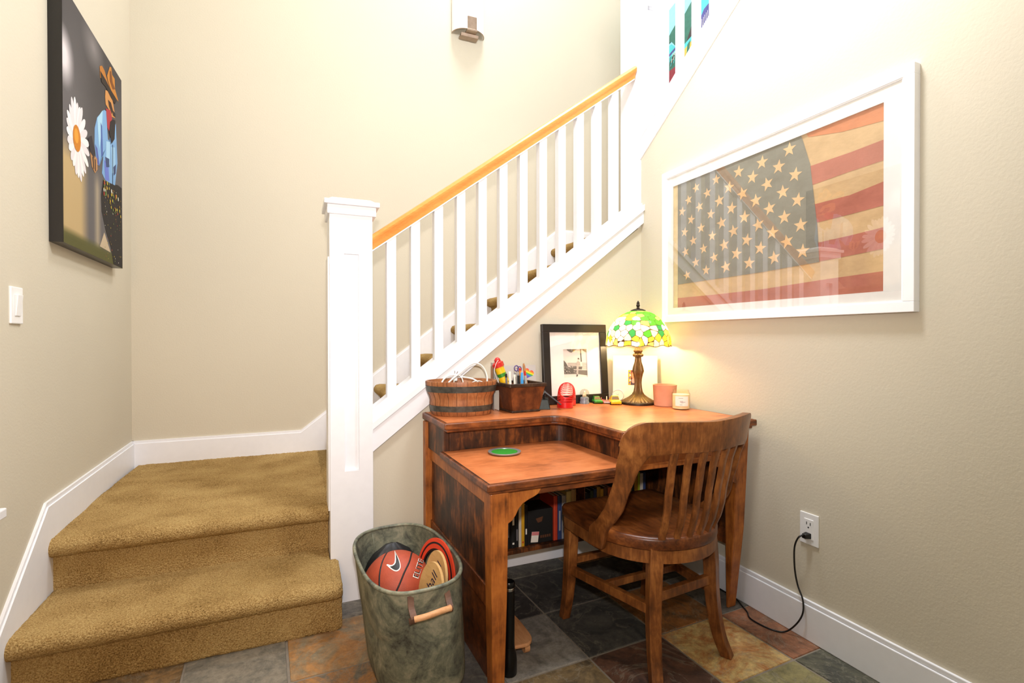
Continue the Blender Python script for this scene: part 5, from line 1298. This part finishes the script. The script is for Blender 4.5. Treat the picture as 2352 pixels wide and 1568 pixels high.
# basketball
BC, BR = Vector((.325, 1.795, .226)), .120
ball = thing('basketball', 'orange brown basketball with a black swoosh in the metal basket', 'basketball', BC)
f_ = (Vector((0, 0, 1.1)) - BC).normalized(); r_ = Vector((-f_.y, f_.x, 0)).normalized()
if r_.x < 0: r_ = -r_
u_ = r_.cross(f_) * -1
if u_.z < 0: u_ = -u_
def bs_(a, b, lift=0.0):
    l2 = a * a + b * b
    if l2 > .98: s = math.sqrt(.98 / l2); a *= s; b *= s; l2 = .98
    return tuple(BC + (r_ * a + u_ * b + f_ * math.sqrt(1 - l2)) * (BR + lift))
mb = MB(); prof = [(max(.0004, BR * math.sin(PI * k / 40)), -BR * math.cos(PI * k / 40)) for k in range(41)]
mb.lathe(prof, tuple(BC), 64); mb.build('ball', 'ball_leather', ball, smooth=True)
def bpx(P): return [((x - 600 - 130) / (76 * 6.532), -(y - 1052) / (76 * 6.532)) for x, y in P]
mb = MB()
for L in ([(620, 545), (600, 560), (530, 700), (495, 850), (490, 1000), (500, 1160), (530, 1320), (600, 1460)], [(955, 590), (935, 640), (900, 750), (830, 880), (760, 1030), (680, 1180), (610, 1310), (560, 1420)], [(1190, 820), (1145, 980), (1090, 1070), (1010, 1165), (920, 1260), (800, 1380)]):
    P = smoothstep([(a, b, 0) for a, b in bpx(L)], 8)
    mb.tube([bs_(p.x, p.y, -.0012) for p in P], .0033, 8)
mb.build('seam', 'ball_seam', ball, smooth=True)
def decal(P, lift, m, nm):
    Q = bpx(P); bm = bmesh.new(); vs = [bm.verts.new((a, b, 0)) for a, b in Q]; f = bm.faces.new(vs)
    bmesh.ops.triangulate(bm, faces=[f]); bmesh.ops.subdivide_edges(bm, edges=bm.edges, cuts=4, use_grid_fill=True)
    bm.verts.ensure_lookup_table(); mb = MB(); mb.add([bs_(v.co.x, v.co.y, lift) for v in bm.verts], [tuple(v.index for v in f.verts) for f in bm.faces]); bm.free()
    return mb.build(nm, m, ball)
sw_o = [tuple(p) for p in smoothstep([(694, 568), (728, 640), (762, 720), (778, 790), (768, 836), (738, 858), (700, 856), (650, 826), (610, 790), (582, 762)], 4)] + [(600, 754), (622, 764), (650, 772), (676, 766), (694, 744), (700, 710), (700, 640)]
sw_i = [tuple(p) for p in smoothstep([(702, 590), (728, 655), (756, 730), (768, 790), (758, 826), (732, 844), (702, 842), (662, 818), (632, 790)], 4)] + [(664, 786), (694, 772), (712, 744), (716, 700), (712, 640)]
decal(sw_o, .0007, 'mark_white', 'logo_outline'); decal(sw_i, .0011, 'mark_black', 'logo')
vs, fs = text_mesh('ELITE', 1.0)
def ballt(vs, sx, sy, dx, dy, lift):
    ang = math.atan2(155, 62)      # direction of the lettering on the ball
    ex = (math.cos(ang), math.sin(ang)); ey = (-math.sin(ang) * .98, math.cos(ang))
    out = []
    for x, y, z in vs:
        X, Y = x * sx + dx, y * sy + dy
        P = bpx([(1030, 850)])[0]
        out.append(bs_(P[0] + ex[0] * X + ey[0] * Y, P[1] + ex[1] * X + ey[1] * Y, lift))
    return out
mb = MB(); mb.add(ballt([(x * 1.10, y * 1.18, z) for x, y, z in vs], .21, .21, 0, 0, .0012), fs); mb.build('lettering_outline', 'mark_white', ball)
mb = MB(); mb.add(ballt(vs, .21, .21, .0, .0, .0018), fs); mb.build('lettering', 'mark_black', ball)

# two round wooden paddles and a flying ring, standing in the basket beside the ball
def plate(c, nrm, roll=0.0):
    n = Vector(nrm).normalized(); a = Vector((0, 0, 1)).cross(n).normalized(); b = n.cross(a)
    a, b = a * math.cos(roll) + b * math.sin(roll), b * math.cos(roll) - a * math.sin(roll)
    c = Vector(c)
    return lambda u, v, d=0.0: tuple(c + a * u + b * v + n * d)
def paddle(c, nrm, roll, label, word, wsize, wpos):
    t = thing('paddle', label, 'paddle', c, 0, 'wooden paddles in the basket')
    F = plate(c, nrm, roll)
    O = [(.072 * math.cos(a), .090 * math.sin(a)) for a in [PI * (1.5 + .09) + (2 * PI - .18 * PI) * k / 40 for k in range(41)]]
    O += [(-.014, -.13), (-.014, -.185), (.014, -.185), (.014, -.13)]
    mb = MB()
    mb.loft([[F(u, v, -.0045) for u, v in O], [F(u, v, .0045) for u, v in O]])
    blade = mb.build('blade', 'plywood', t, bevel=.001)
    vs, fs = text_mesh(word, wsize)
    mb = MB(); mb.add([F(wpos[0] + x * math.cos(wpos[2]) - y * math.sin(wpos[2]), wpos[1] + x * math.sin(wpos[2]) + y * math.cos(wpos[2]), .0050) for x, y, z in vs], fs)
    mb.build('lettering', 'mark_navy', blade)
paddle((.398, 1.600, .284), (-.96, -.26, .22), .10, 'front wooden paddle lettered ball in the basket', 'ball', .048, (.006, .034, 1.05))
paddle((.432, 1.668, .290), (-.96, -.22, .16), .04, 'second wooden paddle behind the front paddle in the basket', 'ball', .044, (.010, .030, 1.2))
FRc = (.446, 1.735, .262)
fr_ = thing('flying_ring', 'orange red flying ring with black line behind the paddles in the basket', 'flying ring', FRc)
F = plate(FRc, (-.95, -.24, .17))
def rr__(r, d): return [F(r * math.cos(2 * PI * i / 72), r * math.sin(2 * PI * i / 72), d) for i in range(72)]
mb = MB(); rs = [rr__(.130, -.003), rr__(.130, .003), rr__(.106, .0035), rr__(.094, .003), rr__(.092, -.003), rr__(.130, -.003)]; mb.loft(rs, cap=False); mb.build('ring', 'orange_red', fr_, smooth='auto')
mb = MB(); mb.loft([rr__(.117, .0030), rr__(.117, .0044), rr__(.111, .0046), rr__(.111, .0030)], cap=False); mb.build('black_line', 'mark_black', fr_)
mb = MB(); mb.loft([rr__(.095, -.0036), rr__(.095, .0042), rr__(.089, .003), rr__(.089, -.003), rr__(.095, -.0036)], cap=False); mb.build('inner_rim', 'mark_black', fr_)
# dark bundled cloth behind the ball
mb = MB(); crg = random.Random(6)
rings = []
for k in range(9):
    t = k / 8; r = .10 * math.sin(PI * (t * .92 + .06)) ** .6
    rings.append([(.325 + (r * 1.02 + .012 * noise.noise((math.cos(a) * 2, math.sin(a) * 2, t * 3))) * math.cos(a), 1.915 + (r * .45 + .010 * noise.noise((math.cos(a) * 2 + 5, math.sin(a) * 2, t * 3))) * math.sin(a), (.10 + .235 * t)) for a in [2 * PI * i / 28 for i in range(28)]])
mb.loft(rings); tag(mb.build('cloth_bundle', 'bk_black', at=(.325, 1.915, .10), smooth=True), 'black bundled cloth behind the basketball in the basket', 'cloth')

# flashlight standing on its head beside the desk's front left leg
fx, fy = .640, 1.528
fl_ = thing('flashlight', 'long black flashlight standing on its head beside the front left desk leg', 'flashlight', (fx, fy, 0))
MB().lathe([(.024, 0), (.026, .004), (.026, .050), (.024, .066), (.0195, .082), (.0190, .09)], (fx, fy, 0), 32).build('head', 'black_metal', fl_, smooth='auto')
MB().lathe([(.0182, .088), (.0182, .272), (.0175, .276)], (fx, fy, 0), 32).build('barrel', 'black_metal', fl_, smooth='auto')
MB().lathe([(.0172, .275), (.0190, .277), (.0192, .284), (.0176, .286)], (fx, fy, 0), 32).build('collar', 'chrome', fl_, smooth='auto')
MB().lathe([(.0178, .285), (.0200, .288), (.0200, .298), (.0170, .304), (.002, .306)], (fx, fy, 0), 32).build('tail_cap', 'black_metal', fl_, smooth='auto')

# small pale wooden board on wheels under the desk
wb = thing('rolling_board', 'small pale wooden board on wheels on the floor under the desk', 'rolling board', (.69, 1.68, 0))
P = [(.655, 1.760), (.742, 1.772), (.760, 1.745), (.762, 1.640), (.757, 1.602), (.742, 1.580), (.720, 1.572), (.662, 1.578)]
P = [tuple(q) for q in smoothstep(P, 4)]
MB().prism(P, 'z', .040, .053).build('deck', 'plank', wb, bevel=.004)
for wx, wy in ((.738, 1.612), (.676, 1.612), (.738, 1.735), (.676, 1.735)):
    mb = MB(); mb.prism(disc(wy, .020, .020, .020, 20), 'x', wx - .010, wx + .010); mb.build('wheel', 'handle_wood', wb, bevel=.002)

# ------------------------------------------------------------------ camera, light
cam = bpy.data.cameras.new('camera'); co = bpy.data.objects.new('camera', cam); COL.objects.link(co)
cam.sensor_width = 36.0; cam.sensor_fit = 'HORIZONTAL'; cam.lens = 1163.9999 / 2352 * 36; cam.clip_start = 0.02
yaw, pit, rol = 23.10764542 * D2R, -0.38330136 * D2R, 0.07706769 * D2R
fw = Vector((math.sin(yaw) * math.cos(pit), math.cos(yaw) * math.cos(pit), math.sin(pit)))
r0 = Vector((math.cos(yaw), -math.sin(yaw), 0)); d0 = fw.cross(r0)
rr = r0 * math.cos(rol) + d0 * math.sin(rol); dd = -r0 * math.sin(rol) + d0 * math.cos(rol)
m3 = Matrix((rr, -dd, -fw)).transposed()
co.matrix_world = Matrix.Translation((0, 0, 1.10)) @ m3.to_4x4()
C.camera = co

def light(name, kind, loc, energy, color=(1, 1, 1), target=None, **kw):
    l = bpy.data.lights.new(name, kind); l.energy = energy; l.color = color
    for k, v in kw.items(): setattr(l, k, v)
    o = bpy.data.objects.new(name, l); COL.objects.link(o); o.location = loc
    if target is not None: o.rotation_euler = (Vector(target) - Vector(loc)).to_track_quat('-Z', 'Y').to_euler()
    return o
light('camera_flash', 'SPOT', (0.0, -0.03, 1.285), 150, (1.0, 0.96, 0.98), (0.9, 3.0, 1.9), spot_size=120 * D2R, spot_blend=1.0, shadow_soft_size=0.025)
light('overhead_fill', 'POINT', (0.95, 1.25, 3.1), 145, (0.89, 0.93, 1.0), shadow_soft_size=0.20)  # added overhead fill that brightens the upper walls; no fixture hangs here
light('stairwell_fill', 'AREA', (1.2, 2.7, 5.1), 75, (0.93, 0.93, 1.0), (1.2, 2.7, 0), shape='DISK', size=0.8)  # unseen fill added to whiten the top of the back wall
light('warm_fill', 'SPOT', (-0.45, -1.6, 1.7), 105, (1.0, 0.60, 0.32), (-0.3, 3.0, 0.45), spot_size=66 * D2R, spot_blend=1.0, shadow_soft_size=0.30)  # added warm fill for the lower left, stands for no known lamp
light('table_lamp_bulb', 'POINT', (LAMP[0], LAMP[1], 1.105), 8.0, (1.0, 0.74, 0.40), shadow_soft_size=0.022)
w = bpy.data.worlds.new('world'); C.world = w; w.use_nodes = True
w.node_tree.nodes['Background'].inputs['Color'].default_value = (0.9, 0.95, 1.0, 1); w.node_tree.nodes['Background'].inputs['Strength'].default_value = 0.3
C.view_settings.view_transform = 'Standard'; C.view_settings.look = 'None'; C.view_settings.gamma = 1.0; C.view_settings.use_curve_mapping = False
C.view_settings.exposure = -0.04
